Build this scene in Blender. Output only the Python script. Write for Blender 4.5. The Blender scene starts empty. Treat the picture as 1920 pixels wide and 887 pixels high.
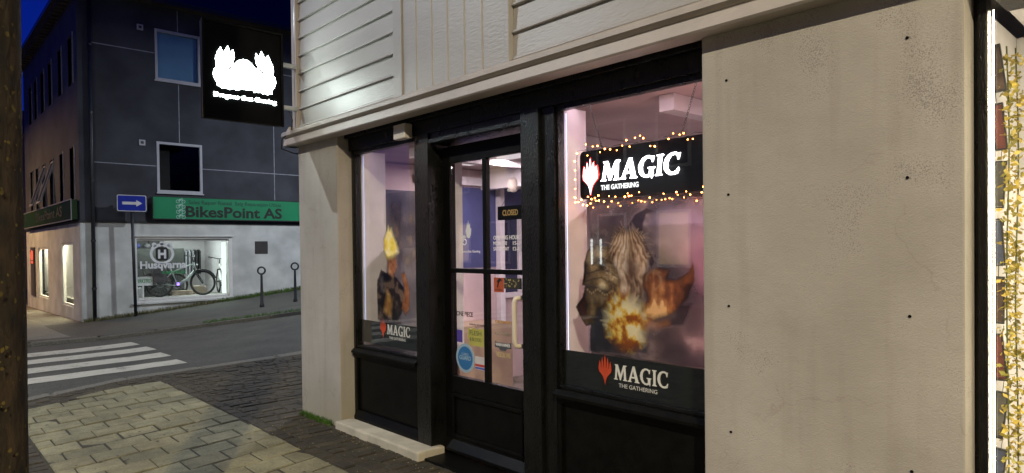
import bpy, bmesh, math, random
import numpy as np
from mathutils import Vector, Matrix
R = math.radians
rnd = random.Random(7)
scene = bpy.context.scene
col = scene.collection

# ------------------------------------------------------------------ camera
cam_d = bpy.data.cameras.new('camera'); cam = bpy.data.objects.new('camera', cam_d); col.objects.link(cam)
F, YAW, PITCH, ROLL, CY = 1251.65, R(42.574), R(-.755), R(.677), 479.2
fw = Vector((math.sin(YAW)*math.cos(PITCH), math.cos(YAW)*math.cos(PITCH), math.sin(PITCH)))
rt = Vector((math.cos(YAW), -math.sin(YAW), 0)); dn = fw.cross(rt)
rt2 = rt*math.cos(ROLL) + dn*math.sin(ROLL); dn2 = -rt*math.sin(ROLL) + dn*math.cos(ROLL)
m = Matrix((rt2, -dn2, -fw)).transposed().to_4x4(); m.translation = (0, 0, 1.55)
cam.matrix_world = m
cam_d.sensor_fit = 'HORIZONTAL'; cam_d.sensor_width = 36; cam_d.lens = F/1920*36
cam_d.shift_y = (CY-443.5)/1920; cam_d.clip_start = .05; cam_d.clip_end = 2000
scene.camera = cam

# ------------------------------------------------------------------ light, sky, exposure
SKY_STRENGTH = .15
w = bpy.data.worlds.new('World'); scene.world = w; w.use_nodes = True
nt = w.node_tree; nt.nodes.clear()
sky = nt.nodes.new('ShaderNodeTexSky'); sky.sky_type = 'NISHITA'; sky.sun_disc = False
sky.sun_elevation = R(-2.0); sky.sun_rotation = R(-60)
mul = nt.nodes.new('ShaderNodeMix'); mul.data_type = 'RGBA'; mul.blend_type = 'MULTIPLY'
mul.inputs['Factor'].default_value = 1
mul.inputs['B'].default_value = (.06, .40, 6.6, 1)
bg = nt.nodes.new('ShaderNodeBackground'); bg.inputs['Strength'].default_value = SKY_STRENGTH
wo = nt.nodes.new('ShaderNodeOutputWorld')
nt.links.new(sky.outputs[0], mul.inputs['A']); nt.links.new(mul.outputs['Result'], bg.inputs['Color'])
nt.links.new(bg.outputs[0], wo.inputs[0])
scene.view_settings.view_transform = 'Standard'; scene.view_settings.look = 'None'
scene.view_settings.exposure = 0; scene.view_settings.gamma = 1
scene.cycles.max_bounces = 8; scene.cycles.transparent_max_bounces = 16
scene.cycles.sample_clamp_indirect = 4

# street lamps and shop lamps: (light powers in watts)
P_STREET_NEAR = 3600
P_STREET_SIDE = 1000
P_STREET_FAR = 1100
P_SHOP = 58
P_BIKE = 75

def add_light(name, kind, loc, power, color, parent=None, size=.3, size_y=None, rot=None):
    d = bpy.data.lights.new(name, kind); d.energy = power; d.color = color
    if kind == 'AREA':
        d.size = size
        d.shape = 'RECTANGLE' if size_y else 'DISK'
        if size_y: d.size_y = size_y
    else: d.shadow_soft_size = size
    o = bpy.data.objects.new(name, d); col.objects.link(o); o.location = loc
    if rot: o.rotation_euler = rot
    if parent: o.parent = parent; o.matrix_parent_inverse = world(parent).inverted()
    return o

# ------------------------------------------------------------------ ground height
def sst(t):
    t = min(1, max(0, t)); return t*t*(3-2*t)
def sp(x): return (x+math.sqrt(x*x+.6))/2-.05
def gz(X, Y):
    Xc = min(X, 30); Yc = min(Y, 80)
    return -.24*sst((Y-8)/11.5) - .015*max(0, Yc-19.5) + .1*sp(Xc-3.3)*sst((Y-7.5)/3)
def interp(pts, x):
    if x <= pts[0][0]: return pts[0][1]
    for (a, b), (c, d) in zip(pts, pts[1:]):
        if x <= c:
            t = (x-a)/(c-a); return b+(d-b)*t
    return pts[-1][1]
NK = [(-30, 4), (-4, 6.6), (-1, 7.6), (1, 8.75), (1.6, 9.15), (2.2, 9.38), (3.1, 9.4), (4.3, 9.28), (8, 9.1), (30, 8)]
FK = [(-30, 17), (-8, 16.5), (1.7, 15.6), (3, 15.45), (4.3, 15.1), (5.2, 14.6), (6.4, 13.9), (9, 13.0), (30, 8.5+3)]
nk = lambda x: interp(NK, x)
fk = lambda x: interp(FK, x)

# ------------------------------------------------------------------ materials
def lin(r, g, b):
    f = lambda c: ((c/255+.055)/1.055)**2.4 if c > 10 else c/255/12.92
    return (f(r), f(g), f(b), 1)
MATS = {}
def base(name):
    m = bpy.data.materials.new(name); m.use_nodes = True
    nt = m.node_tree; b = nt.nodes['Principled BSDF']; MATS[name] = m
    return m, nt, b
def mat(name, c, rough=.6, metal=0, noise=.12, scale=8, bump=0, bscale=60, c2=None, spec=None, stretch=None, detail=6, lo=.35, hi=.65, rvar=0):
    m, nt, b = base(name)
    N = nt.nodes.new; L = nt.links.new
    tc = N('ShaderNodeTexCoord'); mp = N('ShaderNodeMapping'); L(tc.outputs['Object'], mp.inputs['Vector'])
    if stretch: mp.inputs['Scale'].default_value = stretch
    n = N('ShaderNodeTexNoise'); n.inputs['Scale'].default_value = scale; n.inputs['Detail'].default_value = detail
    L(mp.outputs[0], n.inputs['Vector'])
    r = N('ShaderNodeValToRGB'); r.color_ramp.elements[0].position = lo; r.color_ramp.elements[1].position = hi
    a = c2 if c2 else tuple(x*(1-noise) for x in c[:3])+(1,)
    d = c if c2 else tuple(min(1, x*(1+noise)) for x in c[:3])+(1,)
    r.color_ramp.elements[0].color = a; r.color_ramp.elements[1].color = d
    L(n.outputs['Fac'], r.inputs[0]); L(r.outputs[0], b.inputs['Base Color'])
    b.inputs['Roughness'].default_value = rough; b.inputs['Metallic'].default_value = metal
    if spec is not None: b.inputs['Specular IOR Level'].default_value = spec
    if rvar:
        mr = N('ShaderNodeMapRange'); L(n.outputs['Fac'], mr.inputs[0])
        mr.inputs[3].default_value = rough-rvar; mr.inputs[4].default_value = rough+rvar; L(mr.outputs[0], b.inputs['Roughness'])
    if bump:
        n2 = N('ShaderNodeTexNoise'); n2.inputs['Scale'].default_value = bscale; n2.inputs['Detail'].default_value = 5
        L(mp.outputs[0], n2.inputs['Vector'])
        bp = N('ShaderNodeBump'); bp.inputs['Strength'].default_value = bump; bp.inputs['Distance'].default_value = .01
        L(n2.outputs['Fac'], bp.inputs['Height']); L(bp.outputs[0], b.inputs['Normal'])
    return m
def emit(name, c, s):
    m = bpy.data.materials.new(name); m.use_nodes = True; nt = m.node_tree; nt.nodes.clear()
    e = nt.nodes.new('ShaderNodeEmission'); e.inputs[0].default_value = tuple(c[:3])+(1,); e.inputs[1].default_value = s
    o = nt.nodes.new('ShaderNodeOutputMaterial'); nt.links.new(e.outputs[0], o.inputs[0]); return m
def glass(name, tint=(1, 1, 1), refl=1.0, ior=1.5, rough=0):
    m = bpy.data.materials.new(name); m.use_nodes = True; nt = m.node_tree; nt.nodes.clear()
    N = nt.nodes.new; L = nt.links.new
    t = N('ShaderNodeBsdfTransparent'); t.inputs[0].default_value = tuple(tint)+(1,)
    g = N('ShaderNodeBsdfGlossy'); g.inputs['Roughness'].default_value = rough
    # Schlick reflectance from |N.I|, the same from either side of the pane
    ge = N('ShaderNodeNewGeometry'); dt = N('ShaderNodeVectorMath'); dt.operation = 'DOT_PRODUCT'
    L(ge.outputs['Normal'], dt.inputs[0]); L(ge.outputs['Incoming'], dt.inputs[1])
    ab = N('ShaderNodeMath'); ab.operation = 'ABSOLUTE'; L(dt.outputs['Value'], ab.inputs[0])
    om = N('ShaderNodeMath'); om.operation = 'SUBTRACT'; om.inputs[0].default_value = 1; L(ab.outputs[0], om.inputs[1])
    pw = N('ShaderNodeMath'); pw.operation = 'POWER'; pw.inputs[1].default_value = 5; L(om.outputs[0], pw.inputs[0])
    f = N('ShaderNodeMath'); f.operation = 'MULTIPLY_ADD'; f.inputs[1].default_value = .94; f.inputs[2].default_value = .05; L(pw.outputs[0], f.inputs[0])
    mu = N('ShaderNodeMath'); mu.operation = 'MULTIPLY'; mu.inputs[1].default_value = refl; mu.use_clamp = True
    x = N('ShaderNodeMixShader'); o = N('ShaderNodeOutputMaterial')
    L(f.outputs[0], mu.inputs[0]); L(mu.outputs[0], x.inputs[0]); L(t.outputs[0], x.inputs[1]); L(g.outputs[0], x.inputs[2]); L(x.outputs[0], o.inputs[0])
    return m

def render_wall_mat():
    # painted roughcast: warm white, grime speckled towards places of its own, soft broad stains
    m, nt, b = base('painted_render'); N = nt.nodes.new; L = nt.links.new
    tc = N('ShaderNodeTexCoord')
    n1 = N('ShaderNodeTexNoise'); n1.inputs['Scale'].default_value = 1.6; n1.inputs['Detail'].default_value = 8; L(tc.outputs['Object'], n1.inputs['Vector'])
    r1 = N('ShaderNodeValToRGB'); r1.color_ramp.elements[0].position = .3; r1.color_ramp.elements[1].position = .7
    r1.color_ramp.elements[0].color = (.34, .315, .28, 1); r1.color_ramp.elements[1].color = (.46, .43, .39, 1)
    L(n1.outputs['Fac'], r1.inputs[0])
    # speckles: fine noise thresholded, density driven by height (soot under the ledge) and broad noise
    n2 = N('ShaderNodeTexNoise'); n2.inputs['Scale'].default_value = 190; n2.inputs['Detail'].default_value = 4; L(tc.outputs['Object'], n2.inputs['Vector'])
    n3 = N('ShaderNodeTexNoise'); n3.inputs['Scale'].default_value = 3.2; n3.inputs['Detail'].default_value = 6; L(tc.outputs['Object'], n3.inputs['Vector'])
    sx = N('ShaderNodeSeparateXYZ'); L(tc.outputs['Object'], sx.inputs[0])
    mr = N('ShaderNodeMapRange'); L(sx.outputs['Z'], mr.inputs[0]); mr.inputs[1].default_value = 1.9; mr.inputs[2].default_value = 2.6; mr.inputs[3].default_value = -.06; mr.inputs[4].default_value = .12
    a1 = N('ShaderNodeMath'); a1.operation = 'ADD'; L(n3.outputs['Fac'], a1.inputs[0]); L(mr.outputs[0], a1.inputs[1])
    a2 = N('ShaderNodeMath'); a2.operation = 'MULTIPLY'; L(a1.outputs[0], a2.inputs[0]); L(n2.outputs['Fac'], a2.inputs[1])
    r2 = N('ShaderNodeValToRGB'); r2.color_ramp.elements[0].position = .315; r2.color_ramp.elements[1].position = .40
    L(a2.outputs[0], r2.inputs[0])
    mx = N('ShaderNodeMix'); mx.data_type = 'RGBA'; L(r1.outputs[0], mx.inputs['A']); mx.inputs['B'].default_value = (.2, .18, .17, 1)
    s = N('ShaderNodeMath'); s.operation = 'MULTIPLY'; s.inputs[1].default_value = .75; L(r2.outputs[0], s.inputs[0]); L(s.outputs[0], mx.inputs['Factor'])
    # drip streaks, repaired patches and hairline cracks
    mpv = N('ShaderNodeMapping'); mpv.inputs['Scale'].default_value = (7, 7, .55); L(tc.outputs['Object'], mpv.inputs[0])
    nd = N('ShaderNodeTexNoise'); nd.inputs['Scale'].default_value = 1.6; nd.inputs['Detail'].default_value = 7; L(mpv.outputs[0], nd.inputs['Vector'])
    rd = N('ShaderNodeValToRGB'); rd.color_ramp.elements[0].position = .50; rd.color_ramp.elements[1].position = .78
    rd.color_ramp.elements[0].color = (1, 1, 1, 1); rd.color_ramp.elements[1].color = (.66, .62, .56, 1); L(nd.outputs['Fac'], rd.inputs[0])
    vc = N('ShaderNodeTexVoronoi'); vc.feature = 'DISTANCE_TO_EDGE'; vc.inputs['Scale'].default_value = 1.1
    nw = N('ShaderNodeTexNoise'); nw.inputs['Scale'].default_value = 5; nw.inputs['Detail'].default_value = 6; L(tc.outputs['Object'], nw.inputs['Vector'])
    va = N('ShaderNodeVectorMath'); va.operation = 'MULTIPLY_ADD'; va.inputs[1].default_value = (.35, .35, .35); L(nw.outputs['Color'], va.inputs[0]); L(tc.outputs['Object'], va.inputs[2]); L(va.outputs[0], vc.inputs['Vector'])
    rc = N('ShaderNodeValToRGB'); rc.color_ramp.elements[0].position = 0; rc.color_ramp.elements[1].position = .006
    rc.color_ramp.elements[0].color = (.74, .70, .66, 1); rc.color_ramp.elements[1].color = (1, 1, 1, 1); L(vc.outputs['Distance'], rc.inputs[0])
    cm = N('ShaderNodeMix'); cm.data_type = 'RGBA'; cm.inputs['B'].default_value = (1, 1, 1, 1); L(rc.outputs[0], cm.inputs['A'])
    cf = N('ShaderNodeMapRange'); cf.inputs[1].default_value = .42; cf.inputs[2].default_value = .56; cf.inputs[3].default_value = 1; cf.inputs[4].default_value = 0; L(n3.outputs['Fac'], cf.inputs[0]); 
    ci = N('ShaderNodeMath'); ci.operation = 'MULTIPLY_ADD'; ci.inputs[1].default_value = -.5; ci.inputs[2].default_value = 1; L(cf.outputs[0], ci.inputs[0]); L(ci.outputs[0], cm.inputs['Factor'])
    w1 = N('ShaderNodeMix'); w1.data_type = 'RGBA'; w1.blend_type = 'MULTIPLY'; w1.inputs['Factor'].default_value = .42; L(mx.outputs['Result'], w1.inputs['A']); L(rd.outputs[0], w1.inputs['B'])
    w2 = N('ShaderNodeMix'); w2.data_type = 'RGBA'; w2.blend_type = 'MULTIPLY'; w2.inputs['Factor'].default_value = 1; L(w1.outputs['Result'], w2.inputs['A']); L(cm.outputs['Result'], w2.inputs['B'])
    mx = w2
    # green-yellow algae at the foot
    mf = N('ShaderNodeMapRange'); L(sx.outputs['Z'], mf.inputs[0]); mf.inputs[1].default_value = .42; mf.inputs[2].default_value = -.02; mf.inputs[3].default_value = 0; mf.inputs[4].default_value = .75
    mm = N('ShaderNodeMath'); mm.operation = 'MULTIPLY'; L(mf.outputs[0], mm.inputs[0]); L(n3.outputs['Fac'], mm.inputs[1])
    mx2 = N('ShaderNodeMix'); mx2.data_type = 'RGBA'; L(mx.outputs['Result'], mx2.inputs['A']); mx2.inputs['B'].default_value = (.28, .25, .12, 1); L(mm.outputs[0], mx2.inputs['Factor'])
    L(mx2.outputs['Result'], b.inputs['Base Color']); b.inputs['Roughness'].default_value = .85
    n4 = N('ShaderNodeTexNoise'); n4.inputs['Scale'].default_value = 170; n4.inputs['Detail'].default_value = 4; L(tc.outputs['Object'], n4.inputs['Vector'])
    n5 = N('ShaderNodeTexNoise'); n5.inputs['Scale'].default_value = 9; n5.inputs['Detail'].default_value = 5; L(tc.outputs['Object'], n5.inputs['Vector'])
    ad = N('ShaderNodeMath'); ad.operation = 'MULTIPLY_ADD'; L(n5.outputs['Fac'], ad.inputs[0]); ad.inputs[1].default_value = 2.2; L(n4.outputs['Fac'], ad.inputs[2])
    bp = N('ShaderNodeBump'); bp.inputs['Strength'].default_value = .5; bp.inputs['Distance'].default_value = .004
    L(ad.outputs[0], bp.inputs['Height']); L(bp.outputs[0], b.inputs['Normal'])
    return m
M = {}
M['render'] = render_wall_mat()
M['siding'] = mat('white_siding_paint', (.37, .355, .335, 1), .42, noise=.07, scale=3, bump=.25, bscale=90, stretch=(1, .25, 1), rvar=.08)
M['trim'] = mat('cream_trim_paint', (.44, .395, .36, 1), .45, noise=.08, scale=5, bump=.12, bscale=60, rvar=.08)
M['black'] = mat('black_gloss_paint', (.0055, .0058, .0055, 1), .30, spec=.34, noise=.3, scale=20, bump=.5, bscale=140, stretch=(1, 1, .35), rvar=.1)
M['black_smooth'] = mat('black_satin_panel', (.004, .004, .0036, 1), .42, spec=.12, noise=.3, scale=12, bump=.12, bscale=90)
M['stone'] = mat('pale_stone', (.50, .46, .37, 1), .8, noise=.16, scale=6, bump=.4, bscale=80)
M['slab'] = None
M['glass'] = glass('window_glass', (.97, .98, .98), 1.15)
M['glass_soft'] = glass('soft_window_glass', (.97, .98, .97), .3)
M['glass_dark'] = glass('dark_window_glass', (.25, .27, .3), 1.3)
M['interior'] = mat('interior_white', (.62, .60, .62, 1), .7, noise=.05)
M['interior_grey'] = mat('interior_grey', (.48, .38, .375, 1), .7, noise=.12, scale=2)
M['interior_dark'] = mat('interior_dark', (.05, .045, .05, 1), .7)
M['interior_floor'] = mat('interior_floor', (.17, .14, .12, 1), .5)
M['white'] = mat('white_vinyl', (.75, .75, .75, 1), .5, noise=.03)
M['offwhite'] = mat('offwhite_plastic', (.60, .55, .47, 1), .4, noise=.06)
M['handle'] = mat('cream_handle', (.70, .62, .52, 1), .3, noise=.04)
M['chain'] = mat('dark_steel_chain', (.06, .055, .05, 1), .35, metal=.8)
M['sign_black'] = mat('sign_black', (.004, .004, .005, 1), .6, noise=.2, spec=.06)
M['galv'] = mat('galvanised_steel', (.42, .43, .45, 1), .35, metal=.7, noise=.12)
M['iron'] = mat('dark_painted_iron', (.018, .020, .022, 1), .45, noise=.2)
M['bwall_upper'] = mat('slate_grey_render', (.050, .054, .068, 1), .85, c2=(.022, .024, .031, 1), scale=1.3, bump=.5, bscale=70, detail=9, lo=.3, hi=.72)
M['bwall_lower'] = mat('white_ground_floor_render', (.54, .56, .54, 1), .8, c2=(.37, .385, .37, 1), scale=1.7, bump=.4, bscale=50, detail=9)
M['bjoint'] = mat('pale_wall_joint', (.26, .27, .31, 1), .8, noise=.2)
M['roof'] = mat('dark_roof', (.02, .02, .024, 1), .8, bump=.3, bscale=20)
M['eave'] = mat('dark_brown_eave_wood', (.05, .038, .03, 1), .7)
M['wframe'] = mat('grey_white_window_frame', (.38, .39, .42, 1), .5, noise=.06)
M['wframe_b'] = mat('white_shop_window_frame', (.62, .62, .60, 1), .5, noise=.05)
M['blind'] = mat('teal_blind', (.22, .36, .44, 1), .8, noise=.1, scale=1.5)
M['green'] = mat('green_sign_face', (.003, .20, .080, 1), .45, noise=.08, scale=1.5)
M['darkgreen'] = mat('dark_green_sign_face', (.008, .05, .022, 1), .15, noise=.6, scale=3, c2=(.03, .06, .012, 1))
M['signtext'] = mat('sign_black_lettering', (.003, .008, .006, 1), .6)
M['signtext2'] = mat('sign_dark_green_lettering', (.005, .07, .04, 1), .5)
M['bluesign'] = mat('blue_road_sign', (.004, .018, .26, 1), .35, noise=.1)
M['bark'] = mat('mossy_bark', (.038, .024, .010, 1), .95, c2=(.008, .006, .003, 1), scale=22, bump=1.0, bscale=26, stretch=(1, 1, .45))
M['moss'] = mat('yellow_lichen', (.10, .075, .012, 1), .95, noise=.4, scale=30)
M['leaf'] = mat('autumn_leaf', (.09, .07, .015, 1), .7, noise=.4, scale=3)
M['grass'] = mat('grass_blade', (.05, .13, .012, 1), .7, noise=.4, scale=9)
M['drygrass'] = mat('dry_grass', (.10, .095, .03, 1), .8, noise=.4, scale=9)
M['rubber'] = mat('tyre_rubber', (.012, .012, .012, 1), .7)
M['bikeframe'] = mat('grey_green_bike_paint', (.36, .42, .38, 1), .3, noise=.06)
M['cardboard'] = mat('cardboard', (.33, .27, .2, 1), .8)
M['bronze'] = mat('bronze', (.30, .19, .08, 1), .4, metal=.5)
M['granite'] = mat('granite_kerb', (.16, .15, .12, 1), .8, c2=(.085, .08, .066, 1), scale=40, bump=.5, bscale=90)
M['opp_white'] = mat('opposite_house_boards', (.20, .205, .22, 1), .6, noise=.1)
M['opp_dark'] = mat('opposite_house_dark', (.04, .04, .06, 1), .4)

def ground_mat(name, a, b_, scale, bump, patch=None, bscale=140):
    m, nt, b = base(name); N = nt.nodes.new; L = nt.links.new
    tc = N('ShaderNodeTexCoord')
    n = N('ShaderNodeTexNoise'); n.inputs['Scale'].default_value = scale; n.inputs['Detail'].default_value = 8; n.inputs['Roughness'].default_value = .7; L(tc.outputs['Object'], n.inputs['Vector'])
    r = N('ShaderNodeValToRGB'); r.color_ramp.elements[0].position = .3; r.color_ramp.elements[1].position = .72
    r.color_ramp.elements[0].color = a; r.color_ramp.elements[1].color = b_; L(n.outputs['Fac'], r.inputs[0])
    v = N('ShaderNodeTexVoronoi'); v.inputs['Scale'].default_value = 95; L(tc.outputs['Object'], v.inputs['Vector'])
    mx = N('ShaderNodeMix'); mx.data_type = 'RGBA'; mx.blend_type = 'OVERLAY'; mx.inputs['Factor'].default_value = .55
    bw = N('ShaderNodeRGBToBW'); L(v.outputs['Color'], bw.inputs[0])
    L(r.outputs[0], mx.inputs['A']); L(bw.outputs[0], mx.inputs['B'])
    L(mx.outputs['Result'], b.inputs['Base Color']); b.inputs['Roughness'].default_value = .85
    n2 = N('ShaderNodeTexNoise'); n2.inputs['Scale'].default_value = bscale; n2.inputs['Detail'].default_value = 4; L(tc.outputs['Object'], n2.inputs['Vector'])
    bp = N('ShaderNodeBump'); bp.inputs['Strength'].default_value = bump; bp.inputs['Distance'].default_value = .008
    L(n2.outputs['Fac'], bp.inputs['Height']); L(bp.outputs[0], b.inputs['Normal'])
    return m
M['asphalt'] = ground_mat('asphalt', (.036, .036, .030, 1), (.078, .076, .064, 1), 1.2, .9)
M['asphalt2'] = ground_mat('old_pavement_asphalt', (.045, .045, .036, 1), (.085, .082, .066, 1), 1.0, .7)
M['concrete'] = ground_mat('concrete_paving', (.12, .115, .095, 1), (.17, .16, .13, 1), 1.0, .4)
M['bedding'] = ground_mat('joint_sand', (.022, .020, .012, 1), (.050, .044, .022, 1), 6, .8)
def paver_mat(name, a, b_, bump=.6, sc=60):
    # each stone carries its own tint in the colour attribute 'tint'
    m, nt, b = base(name); N = nt.nodes.new; L = nt.links.new
    tc = N('ShaderNodeTexCoord')
    n = N('ShaderNodeTexNoise'); n.inputs['Scale'].default_value = sc; n.inputs['Detail'].default_value = 8; n.inputs['Roughness'].default_value = .75; L(tc.outputs['Object'], n.inputs['Vector'])
    r = N('ShaderNodeValToRGB'); r.color_ramp.elements[0].position = .3; r.color_ramp.elements[1].position = .7
    r.color_ramp.elements[0].color = a; r.color_ramp.elements[1].color = b_; L(n.outputs['Fac'], r.inputs[0])
    at = N('ShaderNodeAttribute'); at.attribute_name = 'tint'
    n3 = N('ShaderNodeTexNoise'); n3.inputs['Scale'].default_value = 1.3; n3.inputs['Detail'].default_value = 6; L(tc.outputs['Object'], n3.inputs['Vector'])
    mr = N('ShaderNodeMapRange'); L(n3.outputs['Fac'], mr.inputs[0]); mr.inputs[1].default_value = .3; mr.inputs[2].default_value = .7; mr.inputs[3].default_value = .62; mr.inputs[4].default_value = 1.25
    mx = N('ShaderNodeMix'); mx.data_type = 'RGBA'; mx.blend_type = 'MULTIPLY'; mx.inputs['Factor'].default_value = 1
    L(r.outputs[0], mx.inputs['A']); L(at.outputs['Color'], mx.inputs['B'])
    n6 = N('ShaderNodeTexNoise'); n6.inputs['Scale'].default_value = 7; n6.inputs['Detail'].default_value = 9; n6.inputs['Roughness'].default_value = .7; L(tc.outputs['Object'], n6.inputs['Vector'])
    m6 = N('ShaderNodeMapRange'); L(n6.outputs['Fac'], m6.inputs[0]); m6.inputs[1].default_value = .35; m6.inputs[2].default_value = .62; m6.inputs[3].default_value = .68; m6.inputs[4].default_value = 1.08
    p6 = N('ShaderNodeMath'); p6.operation = 'MULTIPLY'; L(m6.outputs[0], p6.inputs[0]); L(mr.outputs[0], p6.inputs[1])
    vm = N('ShaderNodeVectorMath'); vm.operation = 'SCALE'; L(mx.outputs['Result'], vm.inputs[0]); L(p6.outputs[0], vm.inputs['Scale'])
    L(vm.outputs[0], b.inputs['Base Color']); b.inputs['Roughness'].default_value = .8
    n2 = N('ShaderNodeTexNoise'); n2.inputs['Scale'].default_value = 110; n2.inputs['Detail'].default_value = 5; L(tc.outputs['Object'], n2.inputs['Vector'])
    bp = N('ShaderNodeBump'); bp.inputs['Strength'].default_value = bump; bp.inputs['Distance'].default_value = .006
    L(n2.outputs['Fac'], bp.inputs['Height']); L(bp.outputs[0], b.inputs['Normal'])
    return m
M['slab'] = paver_mat('concrete_slab', (.16, .147, .080, 1), (.32, .295, .175, 1), .6)
M['sett'] = paver_mat('stone_sett', (.026, .021, .012, 1), (.072, .058, .034, 1), 1.0, 30)
def zebra_mat():
    m, nt, b = base('worn_road_paint'); N = nt.nodes.new; L = nt.links.new
    tc = N('ShaderNodeTexCoord')
    n = N('ShaderNodeTexNoise'); n.inputs['Scale'].default_value = 45; n.inputs['Detail'].default_value = 8; n.inputs['Roughness'].default_value = .8; L(tc.outputs['Object'], n.inputs['Vector'])
    nb = N('ShaderNodeTexNoise'); nb.inputs['Scale'].default_value = 4.5; nb.inputs['Detail'].default_value = 9; nb.inputs['Roughness'].default_value = .72; L(tc.outputs['Object'], nb.inputs['Vector'])
    av = N('ShaderNodeMath'); av.operation = 'MULTIPLY_ADD'; av.inputs[1].default_value = 1.1; L(nb.outputs['Fac'], av.inputs[0]); L(n.outputs['Fac'], av.inputs[2])
    r = N('ShaderNodeValToRGB'); r.color_ramp.elements[0].position = .84; r.color_ramp.elements[1].position = 1.0
    r.color_ramp.elements[0].color = (.12, .115, .10, 1); r.color_ramp.elements[1].color = (.42, .40, .33, 1); L(av.outputs[0], r.inputs[0])
    L(r.outputs[0], b.inputs['Base Color']); b.inputs['Roughness'].default_value = .7
    return m
M['zebra'] = zebra_mat()
def print_mat():
    # printed transparent film: colour and opacity per vertex, like ink on the film
    m, nt, b = base('printed_film'); N = nt.nodes.new; L = nt.links.new
    at = N('ShaderNodeAttribute'); at.attribute_name = 'ink'
    tr = N('ShaderNodeBsdfTransparent'); tl = N('ShaderNodeBsdfTranslucent'); mx = N('ShaderNodeMixShader'); m2 = N('ShaderNodeMixShader')
    L(at.outputs['Color'], b.inputs['Base Color']); L(at.outputs['Color'], tl.inputs[0]); b.inputs['Roughness'].default_value = .4
    m2.inputs[0].default_value = .5; L(b.outputs[0], m2.inputs[1]); L(tl.outputs[0], m2.inputs[2])
    L(at.outputs['Alpha'], mx.inputs[0]); L(tr.outputs[0], mx.inputs[1]); L(m2.outputs[0], mx.inputs[2])
    L(mx.outputs[0], nt.nodes['Material Output'].inputs[0]); return m
M['print'] = print_mat()
M['band'] = mat('dark_film_band', (.012, .015, .017, 1), .3, noise=.15, spec=.2)

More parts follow.
